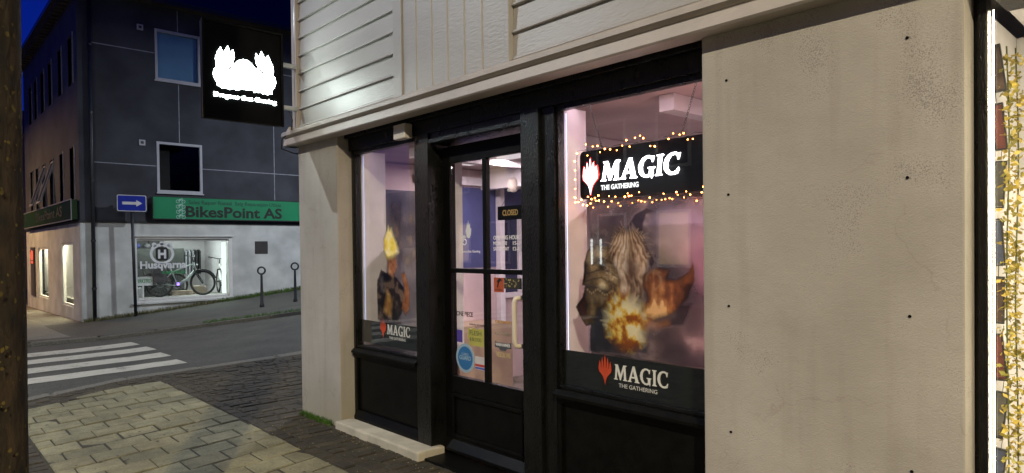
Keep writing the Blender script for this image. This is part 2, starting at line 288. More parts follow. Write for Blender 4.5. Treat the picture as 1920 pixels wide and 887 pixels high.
# ------------------------------------------------------------------ mesh helpers
def tagp(o, label=None, cat=None, group=None, kind=None):
    if label: o['label'] = label
    if cat: o['category'] = cat
    if group: o['group'] = group
    if kind: o['kind'] = kind
    return o
def empty(name, loc, label, cat, group=None, rz=0):
    o = bpy.data.objects.new(name, None); o.empty_display_size = .1; col.objects.link(o)
    o.location = loc; o.rotation_euler = (0, 0, rz)
    return tagp(o, label, cat, group)
class MB:
    def __init__(s): s.v = []; s.f = []; s.attr = None
    def add(s, vs, fs):
        k = len(s.v); s.v += [tuple(v) for v in vs]; s.f += [tuple(i+k for i in f) for f in fs]; return s
    def box(s, a, b, mtx=None):
        x0, x1 = sorted((a[0], b[0])); y0, y1 = sorted((a[1], b[1])); z0, z1 = sorted((a[2], b[2]))
        vs = [Vector(p) for p in ((x0,y0,z0),(x1,y0,z0),(x1,y1,z0),(x0,y1,z0),(x0,y0,z1),(x1,y0,z1),(x1,y1,z1),(x0,y1,z1))]
        if mtx: vs = [mtx @ v for v in vs]
        return s.add(vs, [(0,3,2,1),(4,5,6,7),(0,1,5,4),(1,2,6,5),(2,3,7,6),(3,0,4,7)])
    def prism(s, pts, axis, a, b):
        # pts: outline in the other two axes (x,z) for y; (y,z) for x; (x,y) for z
        n = len(pts)
        def P(p, t):
            return {'x': (t, p[0], p[1]), 'y': (p[0], t, p[1]), 'z': (p[0], p[1], t)}[axis]
        vs = [P(p, a) for p in pts]+[P(p, b) for p in pts]
        fs = [tuple(range(n)), tuple(reversed(range(n, 2*n)))]+[(i, n+i, n+(i+1) % n, (i+1) % n) for i in range(n)]
        return s.add(vs, fs)
    def tube(s, pts, r, seg=10, r2=None, closed=False):
        pts = [Vector(p) for p in pts]; n = len(pts); rings = []
        up = Vector((0, 0, 1)); prev = None
        for i, p in enumerate(pts):
            if closed: d = pts[(i+1) % n]-pts[i-1]
            else: d = pts[min(i+1, n-1)]-pts[max(i-1, 0)]
            d.normalize()
            if prev is None:
                a = d.cross(up if abs(d.z) < .9 else Vector((1, 0, 0))).normalized()
            else:
                a = (prev - d*prev.dot(d)).normalized()
            prev = a; b = d.cross(a)
            rr = r if r2 is None else r+(r2-r)*i/max(1, n-1)
            if isinstance(r, (list, tuple)): rr = r[i]
            rings.append([p+(a*math.cos(2*math.pi*k/seg)+b*math.sin(2*math.pi*k/seg))*rr for k in range(seg)])
        vs = [v for g in rings for v in g]; fs = []
        for i in range(n if closed else n-1):
            j = (i+1) % n
            for k in range(seg):
                fs.append((i*seg+k, i*seg+(k+1) % seg, j*seg+(k+1) % seg, j*seg+k))
        if not closed:
            fs.append(tuple(reversed(range(seg)))); fs.append(tuple(range((n-1)*seg, n*seg)))
        return s.add(vs, fs)
    def ball(s, c, r, seg=8, rings=6, sc=(1, 1, 1)):
        vs = []; fs = []
        for i in range(rings+1):
            t = math.pi*i/rings
            for k in range(seg):
                a = 2*math.pi*k/seg
                vs.append((c[0]+r*sc[0]*math.sin(t)*math.cos(a), c[1]+r*sc[1]*math.sin(t)*math.sin(a), c[2]+r*sc[2]*math.cos(t)))
        for i in range(rings):
            for k in range(seg):
                fs.append((i*seg+k, (i+1)*seg+k, (i+1)*seg+(k+1) % seg, i*seg+(k+1) % seg))
        return s.add(vs, fs)
    def build(s, name, m, parent=None, bevel=0, smooth=False, label=None):
        me = bpy.data.meshes.new(name); me.from_pydata(s.v, [], s.f); me.update()
        bm = bmesh.new(); bm.from_mesh(me)
        if smooth: bmesh.ops.remove_doubles(bm, verts=bm.verts, dist=1e-5)
        bmesh.ops.recalc_face_normals(bm, faces=bm.faces)
        if bevel:
            try: bmesh.ops.bevel(bm, geom=[e for e in bm.edges if e.is_manifold and e.calc_face_angle(0) > .5], offset=bevel, segments=2, affect='EDGES', profile=.6)
            except Exception: pass
        bm.to_mesh(me); bm.free()
        o = bpy.data.objects.new(name, me); col.objects.link(o)
        ms = m if isinstance(m, list) else [m]
        for x in ms: me.materials.append(x)
        if smooth: me.polygons.foreach_set('use_smooth', [True]*len(me.polygons))
        if parent: attach(o, parent)
        if label: o['label'] = label
        return o
def attach(o, parent):
    # keep world coordinates: geometry is written in world space
    pm = world(parent)
    o.parent = parent; o.matrix_parent_inverse = pm.inverted()
    return o
def world(o):
    m = Matrix.LocRotScale(o.location, o.rotation_euler, o.scale)
    return m if o.parent is None else world(o.parent) @ o.matrix_parent_inverse @ m
def mesh_obj(name, me, m, parent=None, label=None):
    o = bpy.data.objects.new(name, me); col.objects.link(o); me.materials.append(m)
    if parent: attach(o, parent)
    if label: o['label'] = label
    return o
def frame(origin, face):
    # face 'shop': seen from the street looking +X ; 'north': seen looking +Y
    r, n = {'shop': (Vector((0, -1, 0)), Vector((-1, 0, 0))), 'north': (Vector((1, 0, 0)), Vector((0, -1, 0)))}[face]
    u = Vector((0, 0, 1)); m = Matrix((r, u, n)).transposed().to_4x4(); m.translation = Vector(origin); return m
def finish_curve(cu, name, mtx, m, parent, label=None):
    o = bpy.data.objects.new(name+'_tmp', cu); col.objects.link(o)
    dg = bpy.context.evaluated_depsgraph_get(); dg.update()
    me = bpy.data.meshes.new_from_object(o.evaluated_get(dg)); me.name = name
    bpy.data.objects.remove(o); bpy.data.curves.remove(cu)
    me.transform(mtx); me.materials.clear()
    return mesh_obj(name, me, m, parent, label)
def text(name, s, mtx, h, m, parent, depth=.001, width=None, align='CENTER', bold=0, shear=0, label=None, spacing=1):
    cu = bpy.data.curves.new(name, 'FONT'); cu.body = s; cu.size = h/.70; cu.extrude = depth
    cu.align_x = align; cu.offset = bold; cu.shear = shear; cu.space_character = spacing; cu.resolution_u = 3
    o = bpy.data.objects.new('t', cu); col.objects.link(o); bpy.context.view_layer.update()
    w0 = o.dimensions.x; bpy.data.objects.remove(o)
    sx = width/w0 if width and w0 else 1
    return finish_curve(cu, name, mtx @ Matrix.Diagonal((sx, 1, 1, 1)), m, parent, label)
def shape(name, loops, mtx, m, parent, depth=.001, label=None, sc=(1, 1)):
    cu = bpy.data.curves.new(name, 'CURVE'); cu.dimensions = '2D'; cu.fill_mode = 'BOTH'; cu.extrude = depth
    for L in loops:
        s = cu.splines.new('POLY'); s.points.add(len(L)-1); s.use_cyclic_u = True
        for i, (x, y) in enumerate(L): s.points[i].co = (x*sc[0], y*sc[1], 0, 1)
    return finish_curve(cu, name, mtx, m, parent, label)
def circ(cx, cy, r, n=32, ry=None):
    return [(cx+r*math.cos(2*math.pi*i/n), cy+(ry or r)*math.sin(2*math.pi*i/n)) for i in range(n)]

# flared display capitals, unit height
GL = {
 'M': (1.22, [[(0,0),(.36,0),(.36,.05),(.27,.09),(.31,.62),(.56,0),(.64,0),(.90,.66),(.93,.09),(.84,.05),(.84,0),(1.22,0),(1.22,.05),(1.13,.09),(1.07,.90),(1.17,.95),(1.17,1),(.87,1),(.62,.38),(.38,1),(.08,1),(.08,.95),(.17,.90),(.10,.09),(0,.05)]]),
 'A': (1.0, [[(-.02,0),(.32,0),(.32,.05),(.25,.09),(.30,.26),(.62,.26),(.67,.09),(.60,.05),(.60,0),(1.02,0),(1.02,.05),(.93,.10),(.60,1.03),(.44,1.03),(.08,.10),(-.02,.05)], [(.34,.36),(.58,.36),(.46,.74)]]),
 'G': (.98, [[(.90,.98),(.84,.70),(.78,.70),(.72,.86),(.58,.92),(.40,.88),(.27,.72),(.23,.50),(.27,.28),(.40,.12),(.55,.09),(.68,.13),(.68,.36),(.57,.40),(.57,.45),(.98,.45),(.98,.40),(.90,.36),(.90,.02),(.84,-.10),(.80,.03),(.60,-.03),(.42,-.02),(.20,.08),(.05,.28),(0,.50),(.05,.72),(.20,.92),(.42,1.02),(.62,1.02),(.80,.95)]]),
 'I': (.36, [[(0,0),(.38,0),(.38,.05),(.29,.09),(.29,.91),(.38,.95),(.38,1),(0,1),(0,.95),(.09,.91),(.09,.09),(0,.05)]]),
 'C': (.90, [[(.88,.98),(.83,.68),(.77,.68),(.71,.86),(.58,.92),(.40,.88),(.27,.72),(.23,.50),(.27,.28),(.40,.12),(.58,.09),(.74,.16),(.84,.30),(.90,.27),(.84,.02),(.60,-.03),(.42,-.02),(.20,.08),(.05,.28),(0,.50),(.05,.72),(.20,.92),(.42,1.02),(.62,1.02),(.80,.95)]]),
}
def display_word(name, word, mtx, h, width, m, parent, depth, label=None):
    loops = []; x = 0
    for ch in word:
        wd, ls = GL[ch]
        loops += [[(px+x, py) for px, py in l] for l in ls]; x += wd+.07
    tot = x-.07
    return shape(name, loops, mtx, m, parent, depth, label, sc=(width/tot, h))
def spike_emblem(name, mtx, h, m, parent, depth, label=None):
    # five-pointed fan over a tapering foot, origin at its foot, height h
    P = [(0,0),(-.035,.16),(-.085,.28),(-.17,.37),(-.25,.44),(-.275,.55),(-.255,.68),(-.225,.82),(-.185,.70),(-.170,.56),(-.150,.56),(-.150,.74),(-.115,.93),(-.080,.76),(-.065,.58),(-.045,.58),(-.035,.80),(0,1.04),(.035,.80),(.045,.58),(.065,.58),(.080,.76),(.115,.93),(.150,.74),(.150,.56),(.170,.56),(.185,.70),(.225,.82),(.255,.68),(.275,.55),(.25,.44),(.17,.37),(.085,.28),(.035,.16)]
    return shape(name, [P], mtx, m, parent, depth, label, sc=(h, h))

# ================================================================== GROUND
def grid(name, xs, yf, m, dz=0, kind='structure', nrows=None):
    # xs: list of x; yf(x) -> list of y values
    v = []; f = []; rows = [yf(x) for x in xs]; n = len(rows[0])
    for x, ys in zip(xs, rows):
        for y in ys: v.append((x, y, gz(x, y)+dz))
    for i in range(len(xs)-1):
        for j in range(n-1):
            f.append((i*n+j, (i+1)*n+j, (i+1)*n+j+1, i*n+j+1))
    b = MB(); b.add(v, f); o = b.build(name, m); o['kind'] = kind; return o
def lsp(a, b, n): return [a+(b-a)*i/n for i in range(n+1)]
farx = [-400, -120, -40] + lsp(-30, 30, 120) + [40, 120, 400]
grid('road', farx, lambda x: [-400, -120, -40]+lsp(-30, 34, 128)+[50, 90, 180, 500], M['asphalt'], -.075)
# near pavement bedding, under the pavers
xs = lsp(-4.5, 2.81, 60)
grid('paver_bedding', xs, lambda x: lsp(-14, nk(x)-.2, 90), M['bedding'], -.007)
xs2 = lsp(2.81, 16, 50)
grid('paver_bedding', xs2, lambda x: lsp(5.9, nk(x)-.2, 20), M['bedding'], -.007)
# far pavement
xs = lsp(-4, 3.34, 50)+lsp(3.5, 24, 80)
grid('far_pavement', xs, lambda x: lsp(fk(x)+.14, 19.62, 24), M['asphalt2'], 0)
grid('side_pavement', lsp(.6, 3.42, 14), lambda x: lsp(19.62, 75, 60), M['concrete'], 0)
grid('concrete_apron', lsp(-3.5, 2.55, 24), lambda x: lsp(fk(x)+.55, 19.7, 16), M['concrete'], .004)

def paver_mesh(cells, m, name, h=.02, cham=.008, tilt=.0015, tintr=(.8, 1.15)):
    # cells: 4 corner points (x,y) anticlockwise
    V = []; Fc = []; T = []
    for c in cells:
        cx = sum(p[0] for p in c)/4; cy = sum(p[1] for p in c)/4
        z0 = gz(cx, cy); dz = rnd.uniform(-1, 1)*tilt*1.5; tx = rnd.uniform(-1, 1)*tilt; ty = rnd.uniform(-1, 1)*tilt
        k = len(V); gx = (gz(cx+.1, cy)-gz(cx-.1, cy))/.2; gy = (gz(cx, cy+.1)-gz(cx, cy-.1))/.2
        size = max(.05, abs(c[0][0]-c[2][0])); fx = tx/size; fy = ty/size
        Z = lambda x, y: z0+dz+(gx+fx)*(x-cx)+(gy+fy)*(y-cy)
        for x, y in c: V.append((x, y, Z(x, y)-h-.03))
        for x, y in c: V.append((x, y, Z(x, y)-cham))
        for x, y in c:
            d = math.hypot(x-cx, y-cy); q = 1-cham*1.5/d; a = cx+(x-cx)*q; b = cy+(y-cy)*q
            V.append((a, b, Z(a, b)))
        for i in range(4):
            j = (i+1) % 4
            Fc.append((k+i, k+j, k+4+j, k+4+i)); Fc.append((k+4+i, k+4+j, k+8+j, k+8+i))
        Fc.append((k+8, k+9, k+10, k+11))
        t = rnd.uniform(*tintr); w_ = rnd.uniform(-.02, .02)
        T += [(t*(1+w_), t, t*(1-w_), 1)]*12
    me = bpy.data.meshes.new(name); me.from_pydata(V, [], Fc); me.update()
    ca = me.color_attributes.new('tint', 'FLOAT_COLOR', 'POINT'); ca.data.foreach_set('color', np.array(T, 'f').ravel())
    o = bpy.data.objects.new(name, me); col.objects.link(o); me.materials.append(m); o['kind'] = 'structure'; return o
# concrete slabs: courses sheared by 11 degrees, staggered half bond
SL = .3; SC = .252; SH = .20; g_ = .005
slabs = []
SX0, SX1 = .78, 2.28
for j in range(-8, 36):
    y0 = 5.52+(j-12)*SC
    off = (j % 2)*SL/2
    k = -1
    while True:
        xa = 1.2+off-SL*3+k*SL; xb = xa+SL; k += 1
        if xa >= SX1-.075: break
        xa = max(xa, SX0); xb = min(xb, SX1)
        if SX1-xb < .07: xb = SX1
        if xb-xa < .05: continue
        Y = lambda x, y: y+SH*(x-1.5)
        c = [(xa+g_, Y(xa, y0)+g_), (xb-g_, Y(xb, y0)+g_), (xb-g_, Y(xb, y0+SC)-g_), (xa+g_, Y(xa, y0+SC)-g_)]
        lim = [nk(xa)-.62, nk(xb)-.62]
        if min(c[0][1]-lim[0], c[1][1]-lim[1]) > -.06 or c[0][1] > lim[0]-.04 or c[1][1] > lim[1]-.04: continue
        c[2] = (c[2][0], min(c[2][1], lim[1])); c[3] = (c[3][0], min(c[3][1], lim[0]))
        slabs.append(c)
paver_mesh(slabs, M['slab'], 'pavement_slabs', cham=.007, tilt=.004, tintr=(.78, 1.12))
# setts: rows between slabs and house, along the kerb end, and left of the slabs
setts = []
def sett_cell(xa, xb, ya, yb, j=.006):
    q = lambda: rnd.uniform(-j, j)
    return [(xa+q()+j, ya+q()+j), (xb+q()-j, ya+q()+j), (xb+q()-j, yb+q()-j), (xa+q()+j, yb+q()-j)]
y = -2.0
while y < 9.0:      # border course beside the slabs
    l = rnd.uniform(.14, .22)
    if y+l < nk(2.35)-.62: setts.append(sett_cell(2.285, 2.385, y, y+l))
    y += l
y = -2.0; r_ = 0
while y < 7.2:       # stretcher rows running to the house wall
    h = rnd.uniform(.098, .112); x = 2.39-rnd.uniform(0, .1)
    while x < (2.80 if y < 5.95 else 3.6):
        l = rnd.uniform(.15, .24); xa = max(x, 2.39)
        if x+l-xa > .05: setts.append(sett_cell(xa, x+l, y, y+h))
        x += l
    y += h; r_ += 1
y = 7.2
while y < 9.4:
    h = rnd.uniform(.095, .115); x = 2.39-rnd.uniform(0, .1)
    while x < 9:
        l = rnd.uniform(.13, .2); xa = max(x, 2.39)
        if y+h < nk(x)-.22 and x+l-xa > .05: setts.append(sett_cell(xa, x+l, y, y+h))
        x += l
    y += h
x = 3.6
while x < 9:
    y = 6.2
    while y < 7.2:
        setts.append(sett_cell(x, x+.18, y, y+.1)); y += .1
    x += .18
for rr in range(5):      # courses following the curved kerb, at the end of the slabs
    x = -1.2
    while x < 2.39:
        l = rnd.uniform(.09, .15); y = nk(x+l/2)-.24-.095*(rr+1)
        setts.append(sett_cell(x, x+l, y, y+.095)); x += l
y = -2.0
while y < 8.2:
    h = rnd.uniform(.095, .11); x = .775
    while x > -1.1:
        l = rnd.uniform(.12, .2)
        if y+h < nk(x)-.72: setts.append(sett_cell(x-l, x, y, y+h))
        x -= l
    y += h
paver_mesh(setts, M['sett'], 'sett_paving', cham=.007, tilt=.004, tintr=(.7, 1.3))
# near kerb: stones and a gutter course
kc = []; gc = []
x = -2.0
while x < 9:
    l = rnd.uniform(.8, 1.1); a, b = x, x+l
    kc.append([(a+.006, nk(a)-.2), (b-.006, nk(b)-.2), (b-.006, nk(b)), (a+.006, nk(a))]); x += l
paver_mesh(kc, M['granite'], 'near_kerb', h=.1, cham=.02, tilt=.002)
x = -2.0
while x < 9:
    l = rnd.uniform(.16, .34); a, b = x, x+l
    gc.append([(a+.008, nk(a)+.012), (b-.008, nk(b)+.012), (b-.008, nk(b)+.16+rnd.uniform(-.02, .02)), (a+.008, nk(a)+.16+rnd.uniform(-.02, .02))]); x += l
o = paver_mesh(gc, M['slab'], 'gutter_setts', h=.03, cham=.014, tilt=.006, tintr=(.55, 1.0)); o.location.z = -.044
kc = []
x = -4.0
while x < 20:
    l = rnd.uniform(.8, 1.2); a, b = x, x+l
    kc.append([(a+.006, fk(a)), (b-.006, fk(b)), (b-.006, fk(b)+.14), (a+.006, fk(a)+.14)]); x += l
paver_mesh(kc, M['granite'], 'far_kerb', h=.12, cham=.02, tilt=.003)
# zebra crossing
def stripe(y0, y1, x0, x1, k):
    v = []; f = []; n = 60
    for i in range(n+1):
        x = x0+(x1-x0)*i/n; wv = .025*math.sin(i*.37+k)+rnd.uniform(-.012, .012)
        for j, y in enumerate((y0+.05*(x-1.5)+wv, (y0+y1)/2+.05*(x-1.5), y1+.05*(x-1.5)+wv*.5+rnd.uniform(-.012, .012))):
            v.append((x, y, gz(x, y)-.075+.005))
    for i in range(n):
        for j in (0, 1): f.append((3*i+j, 3*i+3+j, 3*i+4+j, 3*i+1+j))
    b = MB(); b.add(v, f); o = b.build('zebra_stripe', M['zebra']); o['kind'] = 'structure'
for k, (y0, y1, x1) in enumerate(((10.22, 10.74, 3.05), (11.25, 11.85, 3.12), (12.37, 13.0, 3.2), (13.5, 14.17, 3.22))):
    stripe(y0, y1, -6, x1, k)

# ================================================================== CORNER SHOP
A = 2.804
shop = empty('corner_shop', (4, 3, 0), 'white timber clad corner shop with black framed shopfront and pale rendered walls', 'shop')
# rendered piers
MB().box((A, 5.275, -.3), (3.06, 6.03, 2.56)).build('render_pier', M['render'], shop, bevel=.012)
b = MB().box((A, .66, -.3), (3.1, 1.715, 2.56)); wallr = b.build('render_wall', M['render'], shop, bevel=.008)
MB().box((3.06, 5.95, -.3), (9.2, 6.03, 2.56)).build('side_wall', M['render'], shop)
# screw holes of a removed sign
for yy, zz in ((1.587,2.299),(1.581,1.777),(1.583,1.266),(1.577,.687),(.843,2.317),(.844,1.793),(.838,1.27),(.833,.683)):
    MB().tube([(A-.0035, yy, zz), (A+.003, yy, zz)], .006, 10).build('screw_hole', M['sign_black'], wallr)
# ledge between storeys: two mouldings
b = MB()
prof = [(A+.02, 2.70), (A-.055, 2.675), (A-.105, 2.655), (A-.12, 2.64), (A-.12, 2.615), (A-.10, 2.60), (A-.085, 2.598)]
prof += [(A-.085, 2.592), (A-.095, 2.588), (A-.10, 2.53), (A-.09, 2.52), (A+.02, 2.52)]
n = len(prof)
b.prism([(x, z) for x, z in prof], 'y', -6, 6.13)
b.build('storey_ledge', M['trim'], shop)
MB().prism([(y, z) for y, z in ((6.03, 2.52), (6.13, 2.52), (6.15, 2.6), (6.15, 2.64), (6.03, 2.70))], 'x', A-.085, 9.2).build('side_ledge', M['trim'], shop)
# upper storey clapboards, each board tilted (lap siding)
def clap(name, ya, yb, z0=2.69, z1=6.2, dz=.165):
    b = MB(); z = z0; q = random.Random(int(ya*10))
    while z < z1:
        j = q.uniform(-.0015, .0015)
        b.prism([(A+.004+j, z), (A-.0215+j, z), (A-.024+j, z+.004), (A-.022+j, z+.014), (A-.012+j, z+.022), (A-.002+j, z+dz+.008), (A+.004+j, z+dz+.008)], 'y', ya, yb)
        z += dz
    return b.build(name, M['siding'], shop)
clap('clapboard_siding', 4.30, 5.955)
clap('clapboard_siding', -6, 3.005)
MB().box((A+.006, -6, 2.6), (A+.1, 5.97, 6.2)).build('upper_wall', M['siding'], shop)
MB().box((A-.045, 5.955, 2.68), (A+.05, 6.045, 6.2)).build('corner_board', M['trim'], shop, bevel=.006)
b = MB()
ys = [4.30, 4.184, 4.011, 3.819, 3.64, 3.457, 3.276, 3.035]
b.box((A-.045, ys[1]+.002, 2.66), (A, ys[0], 6.2)); b.build('panel_edge_board', M['siding'], shop, bevel=.004)
MB().box((A-.045, 3.01, 2.66), (A, 3.05, 6.2)).build('panel_edge_board', M['siding'], shop, bevel=.004)
b = MB()
for y1, y0 in zip(ys[1:-1], ys[2:]):
    b.prism([(A-.02, y0+.0), (A-.032, y0+.006), (A-.032, y1-.012), (A-.022, y1-.004), (A, y1-.004), (A, y0)], 'z', 2.66, 6.2)
b.build('vertical_board_panel', M['siding'], shop)
MB().box((3.0, -6, 2.6), (9.2, 6.0, 6.2)).build('upper_storey', M['siding'], shop)
MB().prism([(2.3, 6.15), (6, 8.6), (9.7, 6.15)], 'y', -6.3, 6.4).build('roof', M['roof'], shop)
# shopfront
FX = 2.934
BK = M['black']
MB().box((FX-.02, 1.66, 2.40), (3.05, 5.274, 2.56)).build('shopfront_beam', BK, shop, bevel=.004)
MB().box((FX-.06, 1.66, 2.505), (FX-.021, 5.274, 2.56)).build('shopfront_moulding', BK, shop, bevel=.006)
MB().box((FX-.012, 3.065, 2.32), (3.12, 4.07, 2.399)).build('door_head', BK, shop, bevel=.004)
MB().box((FX-.03, 3.065, 2.322), (FX-.0125, 4.07, 2.35)).build('door_head_moulding', BK, shop, bevel=.004)
MB().box((FX-.04, 2.90, -.05), (3.12, 3.06, 2.399)).build('shopfront_post', BK, shop, bevel=.005)
MB().box((FX-.012, 2.795, -.05), (3.12, 2.899, 2.399)).build('shopfront_post', BK, shop, bevel=.004)
MB().box((FX-.03, 4.075, -.05), (3.12, 4.25, 2.399)).build('shopfront_post', BK, shop, bevel=.005)
MB().box((FX, 5.225, -.05), (3.0, 5.262, 2.399)).build('shopfront_post', BK, shop, bevel=.004)
def shop_window(y0, y1, z0, z1, ex, prints):
    w_ = MB().box((FX+.005, y0, z1), (FX+.06, y1, z1+.03)).box((FX+.005, y0, z0-.02), (FX+.06, y1, z0)).box((FX+.005, y1-.018, z0), (FX+.06, y1, z1))
    w_.box((FX+.005, y0, z0), (FX+.06, y0+.012, z1))
    wo = w_.build('shop_window', BK, shop, bevel=.002)
    MB().box((FX+.028, y0+.012, z0), (FX+.034, y1-.018, z1)).build('pane', M['glass'], wo)
    MB().prism([(FX-.05, z0-.062), (FX-.05, z0-.045), (FX-.02, z0-.022), (FX+.06, z0-.021), (FX+.06, z0-.062)], 'y', y0+.002, y1-.002).build('sill', M['black_smooth'], wo)
    return wo
win_l = shop_window(4.252, 5.224, .709, 2.37, 0, 0)
win_r = shop_window(1.70, 2.794, .709, 2.37, 0, 0)
# timber panels below the windows
def stall_riser(y0, y1):
    MB().box((FX+.012, y0, -.05), (3.0, y1, .645)).build('lower_panel', M['black_smooth'], shop)
    b = MB().box((FX-.008, y0, .60), (FX+.011, y1, .645)).box((FX-.008, y0, -.05), (FX+.011, y1, .14))
    b.box((FX-.008, y0, .141), (FX+.011, y0+.03, .599)).box((FX-.008, y1-.03, .141), (FX+.011, y1, .599)); b.build('panel_frame', M['black_smooth'], shop, bevel=.003)
    MB().prism([(FX-.03, .09), (FX-.009, .145), (FX-.009, .05), (FX-.03, .05)], 'y', y0+.002, y1-.002).build('drip_board', M['black_smooth'], shop)
stall_riser(4.252, 5.224); stall_riser(1.70, 2.794)
MB().box((2.745, 4.02, -.2), (2.99, 5.27, .065)).build('stone_step', M['stone'], shop, bevel=.014)
MB().box((2.80, 3.0, -.2), (3.2, 4.07, .012)).build('threshold', M['black_smooth'], shop, bevel=.01)
MB().box((2.83, 4.262, 2.385), (2.90, 4.42, 2.495)).build('sensor_box', M['offwhite'], shop, bevel=.006)
# door
DX = 3.05
door = MB().box((DX-.022, 3.085, .02), (DX+.022, 3.195, 2.30)).box((DX-.022, 3.975, .02), (DX+.022, 4.055, 2.30)).box((DX-.022, 3.196, 2.175), (DX+.022, 3.974, 2.30))
door.box((DX-.022, 3.196, .47), (DX+.022, 3.974, .595)).box((DX-.022, 3.196, .02), (DX+.022, 3.974, .14)).box((DX-.02, 3.196, 1.362), (DX+.02, 3.974, 1.396)).box((DX-.0205, 3.562, .596), (DX+.0205, 3.60, 2.174))
door = door.build('door', M['black_smooth'], shop, bevel=.004)
MB().box((DX-.004, 3.197, .596), (DX+.002, 3.973, 2.174)).build('pane', M['glass'], door)
b = MB().box((DX-.012, 3.197, .141), (DX+.012, 3.973, .469)); b.build('lower_panel', M['black_smooth'], door)
b = MB()
for a_, c_ in (((DX-.03, 3.2, .44), (DX-.0125, 3.97, .468)), ((DX-.03, 3.2, .142), (DX-.0125, 3.97, .165)), ((DX-.03, 3.2, .166), (DX-.0125, 3.222, .439)), ((DX-.03, 3.948, .166), (DX-.0125, 3.97, .439))): b.box(a_, c_)
b.build('panel_moulding', M['black_smooth'], door, bevel=.005)
MB().prism([(DX-.06, .06), (DX-.0225, .12), (DX-.0225, .04), (DX-.06, .04)], 'y', 3.09, 4.05).build('weather_bar', M['black_smooth'], door)
MB().box((3.10, 3.061, 0), (3.14, 3.09, 2.3)).box((3.10, 4.05, 0), (3.14, 4.074, 2.3)).build('door_frame', M['black_smooth'], shop)
hp = [(DX-.02, 3.16, 1.215), (DX-.075, 3.175, 1.215), (DX-.1, 3.185, 1.21), (DX-.105, 3.19, 1.185), (DX-.105, 3.19, .93), (DX-.1, 3.185, .905), (DX-.075, 3.175, .9), (DX-.02, 3.16, .9)]
MB().tube(hp, .0165, 14).build('handle', M['handle'], door, smooth=True)
# stickers on the door pane
SX_ = DX-.0045
def st(y, z): return frame((SX_, y, z), 'shop')
WV = M['white']
# small crested dragon and the shop name
def rel(P, s=1): return P
crest = [(0,0),(-.01,.035),(.0,.06),(.006,.085),(.012,.055),(.016,.10),(.024,.06),(.033,.08),(.036,.045),(.045,.05),(.04,.01),(.03,-.012),(.012,-.012)]
tail = []
for i in range(40):
    t = i/39*2*math.pi*1.35; r = .036-.020*i/39; tail.append((r*math.cos(t+1.2), r*math.sin(t+1.2)))
inner = [(x*(1-.34), y*(1-.34)) for x, y in reversed(tail)]
shape('shop_emblem', [[(x*1.15+.01, y*1.15+.03) for x, y in crest]], st(3.81, 1.60), WV, door, .0006)
shape('shop_emblem', [[(x, y) for x, y in tail+inner]], st(3.825, 1.592), WV, door, .0006)
shape('shop_emblem', [[(-.03,.028),(-.045,.035),(-.05,.05),(-.04,.05),(-.03,.04),(.01,.035),(.02,.02)]], st(3.825, 1.60), WV, door, .0006)
text('sticker_lettering', 'Dragons that Gaming', st(3.775, 1.512), .018, WV, door, .0006, width=.25)
text('sticker_lettering', 'OPENING HOURS', st(3.365, 1.60), .028, WV, door, .0006, width=.278, bold=.0006)
text('sticker_lettering', 'MON-FRI', st(3.435, 1.562), .026, WV, door, .0006, width=.14, bold=.0004)
text('sticker_lettering', '15-21', st(3.262, 1.562), .026, WV, door, .0006, width=.085, bold=.0004)
text('sticker_lettering', 'SATURDAY', st(3.425, 1.524), .026, WV, door, .0006, width=.16, bold=.0004)
text('sticker_lettering', '12-18', st(3.265, 1.524), .026, WV, door, .0006, width=.085, bold=.0004)
def fl(name, c, rough=.5): 
    if name not in M: M[name] = mat(name, c, rough, noise=.08)
    return M[name]
def rect(name, y0, y1, z0, z1, m, parent=door, x=SX_, t=.0008, label=None):
    return MB().box((x-t, y0, z0), (x, y1, z1)).build(name, m, parent, label=label)
rect('sticker', 3.40, 3.503, 1.238, 1.338, fl('orange_red_sticker', (.42, .085, .03, 1)), label='orange red camera warning sticker')
rect('sticker', 3.222, 3.398, 1.265, 1.338, fl('dark_photo_sticker', (.03, .028, .02, 1)), label='dark sticker with pale dots')
K = fl('ink_black', (.01, .01, .01, 1))
shape('sticker_emblem', [[(-.02,-.03),(-.008,-.03),(0,0),(.02,.018),(.028,.012),(.032,.022),(.012,.036),(.0,.03),(-.012,.02),(-.022,.012),(-.012,.004)]], frame((SX_-.001, 3.452, 1.30), 'shop'), K, door, .0004)
text('sticker_lettering', 'KAMERA', frame((SX_-.001, 3.452, 1.248), 'shop'), .012, K, door, .0004, width=.08)
q = random.Random(3); b = MB()
for i in range(26):
    yy = q.uniform(3.24, 3.39); zz = q.uniform(1.275, 1.325); b.box((SX_-.0014, yy, zz), (SX_-.0009, yy+q.uniform(.004, .012), zz+q.uniform(.003, .012)))
b.build('sticker_marks', fl('pale_ochre', (.45, .36, .15, 1)), door)
text('sticker_lettering', 'ONE PIECE', st(3.835, 1.045), .034, fl('ink_brown', (.05, .03, .03, 1)), door, .0006, width=.19, bold=.0008)
text('sticker_lettering', 'OFFICIAL RETAILER', st(3.70, .985), .012, K, door, .0006, width=.17)
GY = fl('olive_yellow_sticker', (.45, .42, .10, 1))
shape('sticker', [[(-.09,.0),(-.085,.075),(-.05,.06),(-.02,.075),(.02,.062),(.05,.072),(.095,.07),(.09,-.02),(.095,-.05),(.05,-.06),(.01,-.055),(-.04,-.06),(-.075,-.05),(-.07,-.02)]], st(3.712, .895), GY, door, .0004, 'olive yellow scroll shaped sticker')
text('sticker_lettering', 'FLESH', frame((SX_-.001, 3.712, .915), 'shop'), .034, fl('ink_green', (.06, .09, .03, 1)), door, .0004, width=.13)
text('sticker_lettering', '& BLOOD', frame((SX_-.001, 3.712, .872), 'shop'), .026, fl('ink_green', (.06, .09, .03, 1)), door, .0004, width=.13)
